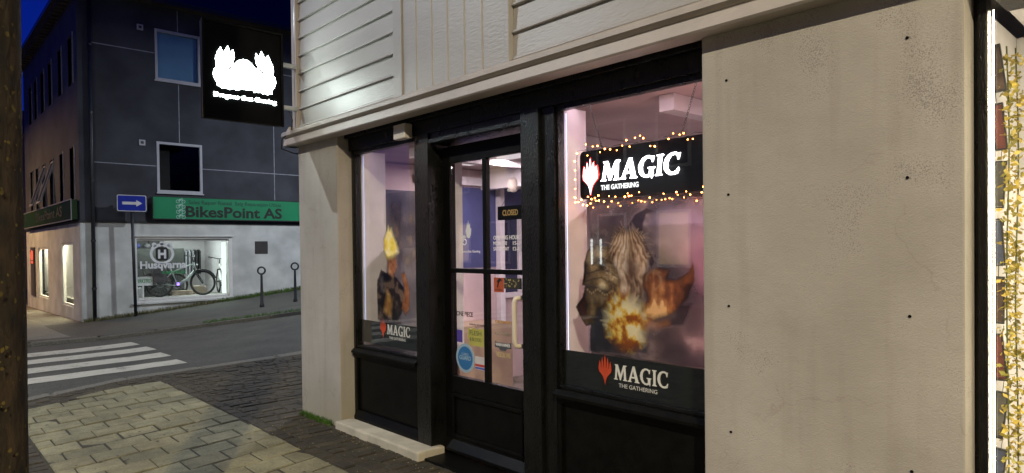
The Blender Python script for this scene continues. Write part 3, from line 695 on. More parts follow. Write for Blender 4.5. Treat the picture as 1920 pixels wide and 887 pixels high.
rect('sticker', 3.865, 3.93, .85, .94, fl('violet_sticker', (.08, .05, .30, 1)), label='small violet sticker')
shape('sticker', [circ(0, 0, .107)], st(3.834, .738), fl('pale_blue_sticker', (.30, .42, .52, 1)), door, .0004, 'round pale blue sticker')
shape('sticker', [circ(0, 0, .086)], frame((SX_-.001, 3.834, .738), 'shop'), fl('blue_sticker', (.03, .15, .36, 1)), door, .0004, 'blue disc of the round sticker')
text('sticker_lettering', 'CARD', frame((SX_-.0016, 3.834, .758), 'shop'), .018, fl('pale_blue_sticker', 0), door, .0004, width=.08)
text('sticker_lettering', 'GUARD', frame((SX_-.0016, 3.834, .725), 'shop'), .030, fl('pale_blue_sticker', 0), door, .0004, width=.135, bold=.001)
rect('sticker', 3.61, 3.72, .672, .765, fl('white_sticker', (.55, .52, .52, 1)), label='white sticker with red and blue bars')
rect('sticker', 3.612, 3.718, .695, .712, fl('red_bar', (.45, .05, .05, 1)), x=SX_-.001); rect('sticker', 3.612, 3.718, .676, .690, fl('blue_bar', (.08, .12, .42, 1)), x=SX_-.001)
text('sticker_lettering', 'ORANGE', st(3.418, 1.025), .018, fl('ochre_ink', (.45, .26, .06, 1)), door, .0006, width=.16, bold=.001)
text('sticker_lettering', 'AGE OF SIGMAR', st(3.418, .94), .024, fl('grey_ink', (.26, .22, .16, 1)), door, .0006, width=.165, bold=.001)
shape('sticker', [[(-.08,.03),(-.06,.022),(.06,.022),(.085,.03),(.085,-.012),(.04,-.016),(.03,-.032),(-.03,-.032),(-.04,-.016),(-.085,-.012)]], st(3.418, .868), fl('dark_grey_sticker', (.07, .08, .09, 1)), door, .0004, 'dark grey winged sticker')
text('sticker_lettering', 'WARHAMMER', frame((SX_-.001, 3.418, .866), 'shop'), .020, WV, door, .0004, width=.15, bold=.0006)
text('sticker_lettering', 'NECRONS', st(3.415, .79), .034, fl('pale_ochre', 0), door, .0006, width=.145, bold=.0006)

# interior of the shop
INW = M['interior']; ig = M['interior_grey']
MB().box((3.06, 1.4, -.02), (8.6, 5.94, 0)).build('interior_floor', M['interior_floor'], shop)
MB().box((3.14, 1.3, 2.43), (8.6, 5.94, 2.50)).build('interior_ceiling', ig, shop)
MB().box((8.5, 1.4, 0), (8.6, 5.94, 2.42)).build('interior_back_wall', ig, shop)
MB().box((3.3, 1.32, 0), (8.5, 1.40, 2.42)).build('interior_side_wall', ig, shop)
MB().box((3.3, 5.86, 0), (8.5, 5.94, 2.42)).build('interior_side_wall', ig, shop)
for yy in (2.2, 3.5, 4.8): MB().box((3.3, yy, 2.33), (8.4, yy+.1, 2.425)).build('ceiling_beam', INW, shop)
MB().box((4.9, 1.42, 2.2), (5.0, 5.85, 2.42)).build('ceiling_beam', INW, shop)
# white side panels of the two window bays
MB().box((3.0, 2.79, .70), (3.21, 2.81, 2.40)).build('bay_side_panel', INW, shop)
MB().box((3.0, 5.20, .70), (3.24, 5.22, 2.40)).build('bay_side_panel', INW, shop)
MB().box((3.0, 4.09, .70), (3.24, 4.11, 2.40)).build('bay_side_panel', INW, shop)
for y0, y1 in ((1.70, 2.81), (4.09, 5.22)): MB().box((3.0, y0, .655), (3.26, y1, .70)).build('bay_floor', M['interior_dark'], shop)
MB().box((3.24, 4.60, .70), (3.26, 5.22, 1.55)).build('bay_backboard', ig, shop)

# ------------------------------------------------------------------ printed films (abstract fantasy-coloured shapes)
def vnoise(ny, nz, cy, cz, seed, octv=4):
    rg = np.random.RandomState(seed); out = np.zeros((nz, ny)); amp = 1; tot = 0
    for o in range(octv):
        gy, gz_ = max(2, int(cy*2**o)), max(2, int(cz*2**o)); g = rg.rand(gz_+2, gy+2)
        u = np.linspace(0, gy, ny); v = np.linspace(0, gz_, nz); iu = u.astype(int); iv = v.astype(int)
        fu = u-iu; fv = v-iv; fu = fu*fu*(3-2*fu); fv = fv*fv*(3-2*fv)
        a = g[iv][:, iu]; b_ = g[iv][:, iu+1]; c = g[iv+1][:, iu]; d = g[iv+1][:, iu+1]
        out += amp*((a*(1-fu)+b_*fu)*(1-fv)[:, None]+(c*(1-fu)+d*fu)*fv[:, None]); tot += amp; amp *= .5
    return out/tot
def inpoly(Yg, Zg, P):
    ins = np.zeros(Yg.shape, bool); n = len(P)
    for i in range(n):
        (x1, y1), (x2, y2) = P[i], P[(i+1) % n]
        if y1 == y2: continue
        c = ((y1 > Zg) != (y2 > Zg)) & (Yg < (x2-x1)*(Zg-y1)/(y2-y1)+x1); ins ^= c
    return ins
def polydist(Yg, Zg, P):
    d = np.full(Yg.shape, 9.)
    for i in range(len(P)):
        (x1, y1), (x2, y2) = P[i], P[(i+1) % len(P)]
        dx, dy = x2-x1, y2-y1; t = np.clip(((Yg-x1)*dx+(Zg-y1)*dy)/(dx*dx+dy*dy+1e-9), 0, 1)
        d = np.minimum(d, np.hypot(Yg-x1-t*dx, Zg-y1-t*dy))
    return d
class Film:
    def __init__(s, y0, y1, z0, z1, n, seed):
        s.y0, s.y1, s.z0, s.z1 = y0, y1, z0, z1; s.ny = n; s.nz = int(n*(z1-z0)/(y1-y0))
        s.Y, s.Z = np.meshgrid(np.linspace(y0, y1, s.ny), np.linspace(z0, z1, s.nz)); s.rgb = np.zeros(s.Y.shape+(3,)); s.a = np.zeros(s.Y.shape); s.seed = seed
        s.wy = s.Y+.03*(vnoise(s.ny, s.nz, 9, 9, seed)-.5); s.wz = s.Z+.03*(vnoise(s.ny, s.nz, 9, 9, seed+1)-.5)
    def paint(s, P, c, alpha=1, soft=.006, shade=None):
        ins = inpoly(s.wy, s.wz, P); d = polydist(s.wy, s.wz, P); k = np.clip(np.where(ins, .5+d/soft/2, .5-d/soft/2), 0, 1)*alpha
        c = np.array(c, float)
        if c.ndim == 1: c = c[None, None, :]*np.ones(s.Y.shape+(1,))
        if shade is not None: c = c*shade(d)[..., None]
        s.rgb = s.rgb*(1-k[..., None])+c*k[..., None]; s.a = s.a+(1-s.a)*k
    def mix(s, n, stops):
        n = np.clip((n-.5)*1.25+.5, 0, 1); out = np.zeros(n.shape+(3,))
        xs = [p for p, _ in stops]
        for k in range(3): out[..., k] = np.interp(n, xs, [c[k] for _, c in stops])
        return out
    def build(s, name, x, m, parent, label=None):
        ny, nz = s.ny, s.nz; V = np.stack([np.full(s.Y.size, x), s.Y.ravel(), s.Z.ravel()], 1)
        i = (np.arange(nz-1)[:, None]*ny+np.arange(ny-1)[None, :]).ravel(); Fc = np.stack([i, i+ny, i+ny+1, i+1], 1)
        av = s.a.ravel(); keep = av[Fc].max(1) > .01; Fc = Fc[keep]
        me = bpy.data.meshes.new(name); me.from_pydata(V.tolist(), [], Fc.tolist()); me.update()
        ca = me.color_attributes.new('ink', 'FLOAT_COLOR', 'POINT')
        ca.data.foreach_set('color', np.concatenate([s.rgb.reshape(-1, 3), av[:, None]], 1).astype('f').ravel())
        return mesh_obj(name, me, m, parent, label)
PR = {'plate_a': [(2.612,1.359),(2.614,1.448),(2.58,1.522),(2.512,1.551),(2.429,1.539),(2.375,1.486),(2.349,1.395),(2.336,1.296),(2.386,1.266),(2.459,1.299),(2.612,1.315)],
 'plate_b': [(2.593,1.315),(2.423,1.293),(2.405,1.229),(2.498,1.188),(2.528,1.098),(2.596,1.078),(2.678,1.192),(2.623,1.255)],
 'strands': [(2.42,1.507),(2.382,1.614),(2.311,1.647),(2.225,1.631),(2.175,1.562),(2.143,1.487),(2.177,1.385),(2.195,1.275),(2.281,1.215),(2.368,1.267),(2.349,1.366)],
 'hook': [(2.302,1.647),(2.241,1.714),(2.157,1.748),(2.092,1.737),(2.157,1.717),(2.171,1.657),(2.175,1.589),(2.111,1.467),(2.135,1.426),(2.184,1.521),(2.216,1.617),(2.25,1.666)],
 'blade': [(2.194,1.33),(2.177,1.398),(2.095,1.44),(2.016,1.425),(2.032,1.375),(1.97,1.37),(1.91,1.404),(1.88,1.456),(1.869,1.367),(1.911,1.275),(2.003,1.192),(2.114,1.151),(2.196,1.165),(2.162,1.263)],
 'shield': [(2.179,1.194),(2.034,1.243),(1.875,1.251),(1.927,1.145),(2.035,1.123),(2.163,1.14)],
 'orb': [(2.452,1.176),(2.405,1.236),(2.298,1.263),(2.196,1.22),(2.163,1.14),(2.189,1.029),(2.258,.966),(2.354,.977),(2.435,1.048)],
 'cloth': [(2.498,1.188),(2.405,1.251),(2.195,1.261),(2.165,.963),(2.569,.93),(2.567,1.066)]}
fm = Film(1.72, 2.775, .93, 1.82, 420, 5)
n1 = vnoise(fm.ny, fm.nz, 7, 7, 11, 5); n2 = vnoise(fm.ny, fm.nz, 24, 5, 12, 4); n3 = vnoise(fm.ny, fm.nz, 14, 14, 13, 4)
# violet cloudy ground of the print, on the right of the bay
pur = fm.mix((n1-.3)*2.2, [(0, (.06, .05, .09)), (.45, (.18, .145, .18)), (.75, (.40, .31, .34)), (1, (.66, .54, .56))])
fm.paint([(2.55, .90), (2.55, 1.80), (1.60, 1.80), (1.60, .90)], pur, .62, .01)
for (cy, cz, r, c) in ((1.95,1.58,.13,(.50,.36,.42)),(1.80,1.50,.12,(.55,.32,.38)),(2.03,1.66,.09,(.42,.36,.44)),(1.86,1.66,.10,(.46,.39,.46)),(1.78,1.38,.08,(.48,.26,.32))):
    fm.paint(circ(cy, cz, r, 20), c, .55, .05); fm.paint(circ(cy+.01, cz-.01, r*.7, 20), (.25, .17, .3), .35, .05)
fm.paint(PR['cloth'], fm.mix((n1-.3)*2.2, [(0, (.015, .016, .03)), (1, (.07, .06, .09))]), .9)
fm.paint(PR['hook'], fm.mix(n3, [(0, (.012, .008, .012)), (1, (.07, .04, .06))]), 1)
br = fm.mix((n1*.5+n3*.5-.32)*2.6, [(0, (.04, .022, .010)), (.5, (.26, .17, .075)), (.8, (.52, .38, .18)), (1, (.9, .78, .5))])
edge = lambda d: np.clip(.35+d/.035, .35, 1.15)
fm.paint(PR['plate_a'], br, 1, .005, edge)
for k in range(4):
    z = 1.33+k*.055; fm.paint([(2.61-.03*k, z), (2.48, z+.035), (2.36+.0*k, z-.01), (2.36, z-.002), (2.48, z+.045), (2.61-.03*k, z+.010)], (.04, .025, .012), .8, .005)
fm.paint([(2.585,1.46),(2.57,1.50),(2.50,1.53),(2.46,1.52),(2.53,1.49)], (.65,.52,.30), .6, .02)
fm.paint(PR['plate_b'], br*.6, 1, .005, edge); fm.paint([(2.60,1.24),(2.66,1.19),(2.59,1.10),(2.56,1.12),(2.62,1.19)], (.10,.02,.02), .8, .02)
# pale flowing strands, falling from the top of the mass
ang = (fm.Y-2.29)/(np.maximum(1.70-fm.Z, .05)); st_ = .5+.5*np.sin(ang*26+n1*9)
nh = vnoise(fm.ny, fm.nz, 60, 9, 73, 3); st_ = .5+.5*np.sin(ang*34+n1*16+nh*5)
hair = fm.mix(np.clip(.35*st_+.7*n3+.3*(nh-.5)-.05, 0, 1), [(0, (.12, .06, .03)), (.4, (.50, .34, .20)), (.75, (.85, .70, .52)), (1, (1, .92, .80))])
fm.paint(PR['strands'], hair, 1, .012, lambda d: np.clip(.6+d/.06, .6, 1.1))
fm.paint([(2.24,1.42),(2.19,1.33),(2.17,1.24),(2.23,1.20),(2.28,1.30),(2.27,1.40)], hair*.5, .7, .03)
fm.paint([(2.30,1.47),(2.27,1.50),(2.22,1.44),(2.25,1.36),(2.29,1.34),(2.31,1.40)], (.12,.05,.035), .75, .025)
rust = fm.mix((n1*.6+n2*.4-.32)*2.6, [(0, (.035, .012, .006)), (.5, (.24, .085, .025)), (.85, (.55, .27, .09)), (1, (.9, .62, .28))])
q = random.Random(6)
for k in range(60):      # loose strand ends round the pale mass
    a = q.uniform(-.6, 3.8); cx_, cz_ = 2.29+.125*math.cos(a), 1.44+.20*math.sin(a); L = q.uniform(.03, .07); w_ = q.uniform(.002, .005); b_ = a+q.uniform(-.9, .9)
    fm.paint([(cx_-math.sin(b_)*w_, cz_+math.cos(b_)*w_), (cx_+math.cos(b_)*L, cz_+math.sin(b_)*L-.012), (cx_+math.sin(b_)*w_, cz_-math.cos(b_)*w_)], hair*q.uniform(.6, 1), .85, .004)
for k in range(14):      # rivets and ridges on the bronze
    yy = 2.38+.2*k/13; fm.paint(circ(yy, 1.285-.0*k+.012*math.sin(k), .006, 8), (.6, .46, .26), .8, .004)
fm.paint(PR['shield'], (.02, .012, .02), .8, .01)
fm.paint(PR['blade'], rust, 1, .006, edge)
for a_, r_ in ((0, .06), (1.2, .045), (2.6, .05)):
    fm.paint([(2.11+r_*math.cos(a_+t)*.9, 1.36+r_*math.sin(a_+t)) for t in (0,.5,1,1.5,2,2.2,1.6,1.1,.6,.1)], (.6, .45, .25), .5, .012)
ra = np.arctan2(fm.Z-1.12, fm.Y-2.30); rr_ = np.hypot(fm.Y-2.30, fm.Z-1.12)
nf = vnoise(fm.ny, fm.nz, 16, 12, 71, 5); nw = vnoise(fm.ny, fm.nz, 30, 22, 72, 4)
fire = fm.mix(np.clip((nf-.5)*2.4+(nw-.5)*1.5+.75-rr_*2.2, 0, 1), [(0, (.35, .10, .01)), (.35, (.72, .36, .03)), (.7, (.95, .74, .16)), (1, (1, .95, .6))])
fm.paint(PR['orb'], fire, 1, .035, lambda d: np.clip(.75+d/.12, .7, 1.2))
q = random.Random(2)
for k in range(26):      # licks of flame leaving the ball
    a = q.uniform(0, 6.28); r0 = q.uniform(.09, .13); L = q.uniform(.03, .08); w_ = q.uniform(.006, .014); c_, s_ = math.cos(a), math.sin(a); tw = q.uniform(-.5, .5)
    p0 = (2.30+c_*r0, 1.12+s_*r0*1.1); p1 = (p0[0]+(c_-s_*tw)*L, p0[1]+(s_+c_*tw)*L+.015)
    fm.paint([(p0[0]-s_*w_, p0[1]+c_*w_), p1, (p0[0]+s_*w_, p0[1]-c_*w_)], fire, .75, .01)
fm.paint([(2.44,1.22),(2.42,1.29),(2.38,1.24),(2.35,1.30),(2.31,1.25),(2.36,1.19),(2.42,1.17)], fire, .8, .015)
fm.paint([(2.20,1.16),(2.10,1.13),(2.03,1.14),(2.10,1.11),(2.18,1.10)], (.7,.28,.03), .6, .03)
wr = win_r
fm.build('window_print', FX+.0365, M['print'], wr, 'abstract film of bronze plates, pale strands and a ball of fire on violet')
PL = {'flame': [(4.807,1.525),(4.804,1.629),(4.75,1.70),(4.735,1.74),(4.71,1.70),(4.69,1.72),(4.66,1.66),(4.613,1.597),(4.589,1.51),(4.67,1.48),(4.766,1.465)],
 'dark': [(4.918,1.05),(4.919,1.282),(4.853,1.367),(4.714,1.34),(4.621,1.305),(4.517,1.236),(4.482,1.108),(4.602,.96),(4.92,.95)],
 'arm': [(4.559,1.336),(4.501,1.359),(4.44,1.239),(4.445,1.068),(4.497,1.014),(4.548,1.061),(4.505,1.222)],
 'core': [(4.75,1.46),(4.63,1.48),(4.61,1.40),(4.675,1.304),(4.74,1.34)],
 'spark': [(4.818,1.03),(4.759,1.212),(4.693,1.126),(4.709,1.00),(4.777,1.0)],
 'smoke': [(4.72,2.0),(4.50,1.95),(4.52,1.697),(4.588,1.539),(4.691,1.716),(4.744,1.777)]}
fl_ = Film(4.26, 5.20, .93, 2.0, 200, 25)
n1 = vnoise(fl_.ny, fl_.nz, 8, 10, 31, 5); n3 = vnoise(fl_.ny, fl_.nz, 16, 20, 33, 4)
fl_.paint([(4.25, .92), (4.25, 1.95), (4.62, 1.95), (4.70, .92)], fl_.mix((n1-.3)*2.4, [(0, (.05, .045, .075)), (.6, (.20, .18, .24)), (1, (.42, .36, .36))]), .5, .05)
fl_.paint(PL['smoke'], fl_.mix((n1-.3)*2.4, [(0, (.015, .012, .012)), (.6, (.06, .04, .035)), (1, (.22, .14, .08))]), .8, .07)
for yy, zz in ((4.42,1.62),(4.36,1.50),(4.46,1.45),(4.40,1.78)): fl_.paint(circ(yy, zz, .045, 12), (.42, .32, .2), .5, .03)
fl_.paint(PL['dark'], fl_.mix((n3-.3)*2.4, [(0, (.012, .010, .012)), (.7, (.06, .045, .04)), (1, (.22, .15, .10))]), 1, .008)
fl_.paint([(4.88,1.31),(4.86,1.19),(4.82,1.19),(4.83,1.31)], (.25,.22,.22), .6, .02)
fl_.paint(PL['arm'], fl_.mix(n3, [(0, (.12, .04, .015)), (.6, (.40, .16, .06)), (1, (.6, .35, .18))]), 1, .01)
fl_.paint(PL['core'], fl_.mix(n3, [(0, (.08, .025, .012)), (.55, (.42, .18, .07)), (1, (.7, .42, .22))]), 1, .015)
fl_.paint(PL['flame'], fl_.mix(np.clip((n1-.2)*1.8, 0, 1), [(0, (.55, .30, .02)), (.5, (.92, .76, .10)), (1, (1, .95, .55))]), 1, .02)
fl_.paint(PL['spark'], fl_.mix(n3, [(0, (.3, .07, .02)), (.6, (.75, .42, .1)), (1, (1, .9, .6))]), .85, .025)
fl_.build('window_print', FX+.0365, M['print'], win_l, 'abstract film with a yellow flame over a dark swirl')
RED = fl('emblem_red', (.50, .06, .02, 1))
def band(y0, y1, z0, z1, win, yc, zc, s):
    MB().box((FX+.0345, y0, z0), (FX+.0358, y1, z1)).build('film_band', M['band'], win, label='dark film band with white lettering')
    x = FX+.0272
    spike_emblem('film_emblem', frame((x, yc+.40*s, zc-.055*s), 'shop'), .20*s, RED, win, .0005)
    display_word('film_lettering', 'MAGIC', frame((x, yc+.325*s, zc-.005*s), 'shop'), .10*s, .42*s, fl('film_white', (.62, .62, .58, 1)), win, .0005)
    text('film_lettering', 'THE GATHERING', frame((x, yc+.135*s, zc-.052*s), 'shop'), .026*s, fl('film_white', 0), win, .0005, width=.30*s)
band(1.72, 2.776, .709, .922, win_r, 2.105, .80, .86)
band(4.27, 5.206, .74, .932, win_l, 4.50, .845, .80)

# big violet backdrop board standing in the right hand bay, and dark cabinets
MB().box((3.30, 1.75, .70), (3.32, 2.05, 1.0)).build('window_cabinet', M['interior_dark'], shop)
fb = Film(1.5, 2.78, .70, 1.80, 60, 44)
nb = vnoise(fb.ny, fb.nz, 5, 5, 45, 5)
fb.rgb = fb.mix((nb-.25)*2, [(0, (.09, .08, .09)), (.5, (.24, .20, .21)), (1, (.46, .38, .38))]); fb.a[:] = 1
bo = MB().box((3.235, 1.5, .70), (3.26, 2.785, 1.80)).build('bay_backboard', M['interior_grey'], shop)
fb.build('backboard_print', 3.232, M['print'], bo)
# on the side wall seen through the door: blue panels painting in the sky reflection, added white framed inner window, post and beam
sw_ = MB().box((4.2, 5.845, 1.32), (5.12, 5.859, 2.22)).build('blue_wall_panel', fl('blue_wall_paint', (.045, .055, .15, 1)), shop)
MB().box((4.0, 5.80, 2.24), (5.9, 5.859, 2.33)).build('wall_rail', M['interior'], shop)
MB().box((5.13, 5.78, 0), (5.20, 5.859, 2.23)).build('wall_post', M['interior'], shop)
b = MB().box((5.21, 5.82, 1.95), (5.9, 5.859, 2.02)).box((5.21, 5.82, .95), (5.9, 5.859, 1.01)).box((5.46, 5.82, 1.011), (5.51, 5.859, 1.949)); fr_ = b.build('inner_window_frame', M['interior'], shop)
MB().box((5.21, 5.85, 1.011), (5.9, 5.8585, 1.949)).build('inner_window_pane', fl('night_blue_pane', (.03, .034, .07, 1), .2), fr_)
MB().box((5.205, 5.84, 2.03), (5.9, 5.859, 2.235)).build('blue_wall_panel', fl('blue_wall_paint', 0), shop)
MB().tube([(4.9, 5.3, 2.42), (4.9, 5.3, 2.28)], .004, 6).ball((4.9, 5.3, 2.22), .07, 14, 10, (1, 1, 1.2)).build('pendant_lamp', M['offwhite'], shop, smooth=True)
MB().box((3.42, 5.60, .0), (3.95, 5.859, 2.12)).build('dark_cabinet', M['interior_dark'], shop)
MB().box((4.25, 5.45, .0), (5.0, 5.859, .72)).build('low_counter', fl('box_tan', (.3, .22, .15, 1)), shop)
# furniture glimpsed inside through the door
t = empty('display_table', (5.4, 3.6, 0), 'pale display table standing inside the shop behind the door', 'table')
MB().box((4.9, 2.9, .86), (5.9, 4.6, .90)).build('tabletop', M['interior'], t)
for x, y in ((4.95, 2.95), (5.85, 2.95), (4.95, 4.55), (5.85, 4.55)): MB().box((x-.03, y-.03, 0), (x+.03, y+.03, .859)).build('leg', M['interior'], t)
t = empty('wall_shelf', (8.2, 4.2, 0), 'tall dark shelf of coloured boxes at the back of the shop', 'shelf')
MB().box((8.05, 3.0, 0), (8.49, 3.04, 2.1)).box((8.05, 5.5, 0), (8.49, 5.54, 2.1)).box((8.46, 3.04, 0), (8.49, 5.5, 2.1)).build('shelf_frame', M['interior_dark'], t)
q = random.Random(9)
bc = [fl('box_blue', (.05, .08, .3, 1)), fl('box_violet', (.15, .08, .25, 1)), fl('box_tan', (.3, .22, .15, 1)), fl('box_grey', (.2, .2, .22, 1))]
for k in range(5):
    z = .1+k*.42; MB().box((8.06, 3.045, z), (8.455, 5.495, z+.02)).build('shelf_board', M['interior_dark'], t)
    y = 3.1
    while y < 5.3:
        w_ = q.uniform(.12, .3); MB().box((8.1, y, z+.022), (8.4, y+w_, z+.022+q.uniform(.15, .3))).build('game_box', q.choice(bc), t); y += w_+.03
# shop lamps: ceiling and bay luminaires added to light the rooms, and visible LED strips
for k, (x, y) in enumerate(((4.3, 2.0), (4.3, 4.9), (6.3, 3.4))):
    f = MB().box((x-.08, y-.5, 2.395), (x+.08, y+.5, 2.43)).build('ceiling_lamp', emit('lamp_white_%d' % k, (1, .86, .90), .8), shop)
    add_light('lamp_light', 'AREA', (x, y, 2.385), P_SHOP, (1, .80, .86), f, .15, .9)
PINK = (1, .70, .80)
for y, s in ((2.776, .45), (5.188, .25)):
    f = MB().tube([(3.012, y, .74), (3.012, y, 2.36)], .0016, 8).build('led_strip', emit('led_%d' % int(y*10), (.5, .6, 1), 8*s), shop)
f = MB().box((3.03, 1.8, 2.427), (3.09, 2.7, 2.43)).build('bay_lamp', emit('bay_lamp_pink', PINK, 3), shop)
add_light('bay_light', 'AREA', (3.06, 2.3, 2.425), 4, PINK, f, .06, .9)
f = MB().box((3.03, 4.3, 2.427), (3.09, 5.1, 2.43)).build('bay_lamp', emit('bay_lamp_warm', (1, .75, .7), 1.0), shop)
add_light('bay_light', 'AREA', (3.06, 4.7, 2.425), 2, (1, .75, .74), f, .06, .8)

for y, z1_, pw in ((1.745, 2.36, 4.6), (4.135, 2.36, 1.5)):      # unseen strips added on the near side of each bay to light its side panel
    f = MB().box((3.05, y-.012, .74), (3.13, y-.004, z1_)).build('led_strip', emit('led_near_%d' % int(y*10), (1, .66, .70), 2.0), shop)
    add_light('led_light', 'AREA', (3.09, y, 1.55), pw, (1, .52, .44), f, .07, 1.5, (R(90), 0, 0))

# ------------------------------------------------------------------ hanging lit sign in the right window
hs = empty('hanging_sign', (3.05, 2.27, 1.82), 'black lit sign with red spiked emblem hanging on chains in the shop window', 'sign', rz=0)
SGX = 3.03
def rrect(w, h, r, n=6):
    P = []
    for cx, cy, a0 in ((w/2-r, h/2-r, 0), (-w/2+r, h/2-r, 90), (-w/2+r, -h/2+r, 180), (w/2-r, -h/2+r, 270)):
        for i in range(n+1): a = R(a0+90*i/n); P.append((cx+r*math.cos(a), cy+r*math.sin(a)))
    return P
shape('sign_board', [rrect(.90, .285, .03)], frame((SGX+.03, 2.235, 1.972), 'shop'), M['sign_black'], hs, .028)
EW = emit('sign_letters_white', (1, .94, 1), 16); 
def halo_emblem_mat():
    m = bpy.data.materials.new('lit_emblem'); m.use_nodes = True; nt = m.node_tree; nt.nodes.clear()
    e = nt.nodes.new('ShaderNodeEmission'); e.inputs[0].default_value = (1, .80, .80, 1); e.inputs[1].default_value = 4; o = nt.nodes.new('ShaderNodeOutputMaterial'); nt.links.new(e.outputs[0], o.inputs[0]); return m
spike_emblem('emblem', frame((SGX-.004, 2.60, 1.853), 'shop'), .205, halo_emblem_mat(), hs, .002)
P = [(x*1.16, y*1.07-.03) for x, y in [(0,0),(-.035,.16),(-.085,.28),(-.17,.37),(-.25,.44),(-.275,.55),(-.255,.68),(-.225,.82),(-.185,.70),(-.170,.56),(-.150,.56),(-.150,.74),(-.115,.93),(-.080,.76),(-.065,.58),(-.045,.58),(-.035,.80),(0,1.04),(.035,.80),(.045,.58),(.065,.58),(.080,.76),(.115,.93),(.150,.74),(.150,.56),(.170,.56),(.185,.70),(.225,.82),(.255,.68),(.275,.55),(.25,.44),(.17,.37),(.085,.28),(.035,.16)]]
shape('emblem_rim', [P], frame((SGX-.0005, 2.60, 1.853), 'shop'), emit('emblem_red_rim', (1, .03, .02), 5), hs, .001, sc=(.205, .205))
display_word('lettering', 'MAGIC', frame((SGX-.004, 2.52, 1.925), 'shop') @ Matrix(((1, .12, 0, 0), (0, 1, 0, 0), (0, 0, 1, 0), (0, 0, 0, 1))), .112, .53, EW, hs, .002)
text('lettering', 'THE GATHERING', frame((SGX-.003, 2.385, 1.875), 'shop'), .027, emit('small_letters', (1, 1, 1), 1.6), hs, .001, width=.27, bold=.0012)
def chain(p, q_, n):
    p = Vector(p); q_ = Vector(q_); d = (q_-p)/n; b = MB(); dz = d.normalized()
    a = dz.cross(Vector((1, 0, 0))).normalized(); c = dz.cross(a)
    for i in range(n):
        o_ = p+d*(i+.5); s = a if i % 2 else c; L = d.length*.62
        b.tube([o_+dz*L*math.cos(t*math.pi/5)+s*.0055*math.sin(t*math.pi/5) for t in range(10)], .0014, 5, closed=True)
    return b.build('chain', M['chain'], hs, smooth=True)
chain((SGX+.03, 2.63, 2.398), (SGX+.03, 2.53, 2.115), 22); chain((SGX+.03, 1.90, 2.398), (SGX+.03, 2.0, 2.115), 22)
# fairy lights round the sign
ls = empty('string_lights', (3.0, 2.25, 1.8), 'warm orange fairy lights wound round the lit black window sign', 'string lights')
EB = emit('fairy_bulb', (1, .28, .05), 45); q = random.Random(21); path = []; bulbs = []
top = [(2.69-.80*i/26, 2.118+.006*math.sin(i*1.3)) for i in range(27)]
for i, (y, z) in enumerate(top):
    path.append((SGX-.012+q.uniform(-.01, .02), y, z+q.uniform(-.006, .006)))
    if i % 1 == 0 and q.random() < .85: bulbs.append((SGX-.02, y+q.uniform(-.01, .01), z+q.choice((-.03, -.012, .012, .02, .03))))
for i in range(9):
    z = 2.11-.035*i; path.append((SGX-.01, 1.79+q.uniform(-.01, .01), z))
    bulbs.append((SGX-.02, 1.775+q.uniform(-.015, .02), z))
bot = [(1.80+.90*i/34, 1.818+.01*math.sin(i*1.7)) for i in range(35)]
for i, (y, z) in enumerate(bot):
    path.append((SGX-.012+q.uniform(-.01, .02), y, z+q.uniform(-.008, .008)))
    bulbs.append((SGX-.02, y+q.uniform(-.01, .01), z-q.choice((.0, .015, .025, .035))))
    if q.random() < .25: bulbs.append((SGX-.022, y+.01, z+.015))
for i in range(5):
    z = 1.84+.055*i; path.append((SGX-.01, 2.70, z)); bulbs.append((SGX-.02, 2.705+q.uniform(-.01, .01), z))
MB().tube(path, .0016, 5, closed=True).build('wire', M['iron'], ls)
for (x, y, z) in bulbs[:95]:
    MB().ball((x, y, z), q.uniform(.0026, .0052), 7, 5).build('bulb', EB, ls, smooth=True)
# closed sign behind the door pane
cs = empty('closed_sign', (3.08, 3.37, 1.78), 'small dark sign reading closed in yellow, hanging behind the door pane', 'sign')
MB().box((3.075, 3.24, 1.735), (3.08, 3.49, 1.83)).build('sign_plate', M['sign_black'], cs)
text('lettering', 'CLOSED', frame((3.0735, 3.36, 1.765), 'shop'), .038, fl('closed_ochre', (.62, .40, .14, 1)), cs, .0006, width=.155, bold=.001)
MB().tube([(3.078, 3.45, 1.83), (3.078, 3.365, 1.93), (3.078, 3.28, 1.83)], .0015, 5).build('cord', M['chain'], cs)
MB().ball((3.07, 3.365, 1.935), .012, 10, 8).build('suction_hook', M['white'], cs, smooth=True)

# ------------------------------------------------------------------ next shop window on the right (same building)
MB().box((FX-.01, .645, -.05), (2.965, .659, 2.56)).build('shopfront_post', BK, shop, bevel=.003)
MB().box((2.90, .614, -.05), (2.96, .644, 2.56)).build('shopfront_post', BK, shop, bevel=.006)
MB().box((FX-.02, -2.2, 2.42), (3.12, .597, 2.56)).build('shopfront_beam', BK, shop, bevel=.004)
MB().box((FX, -2.2, -.05), (3.05, .597, .30)).build('lower_panel', M['black_smooth'], shop)
MB().box((FX+.02, -2.2, .30), (FX+.026, .597, 2.42)).build('display_window_glass', M['glass'], shop)
MB().box((A, -6, -.3), (3.1, -2.2, 2.56)).build('render_wall', M['render'], shop)
MB().box((2.97, .648, .3), (3.6, .659, 2.42)).build('bay_side_panel', M['interior'], shop)
MB().box((3.56, -2.2, .3), (3.6, .647, 2.42)).build('bay_backboard', M['interior'], shop)
MB().box((2.965, -2.2, .26), (3.6, .596, .298)).build('bay_floor', M['interior'], shop)
MB().box((2.965, -2.2, 2.43), (3.6, .596, 2.47)).build('bay_ceiling', M['interior'], shop)
f = MB().tube([(2.985, .612, .32), (2.985, .612, 2.40)], .0016, 8).build('led_strip', emit('led_warm', (1, .88, .62), 60), shop)
add_light('display_light', 'AREA', (3.0, .1, 1.4), 8, (1, .84, .55), f, .08, 2.0, (R(90), 0, R(-30)))
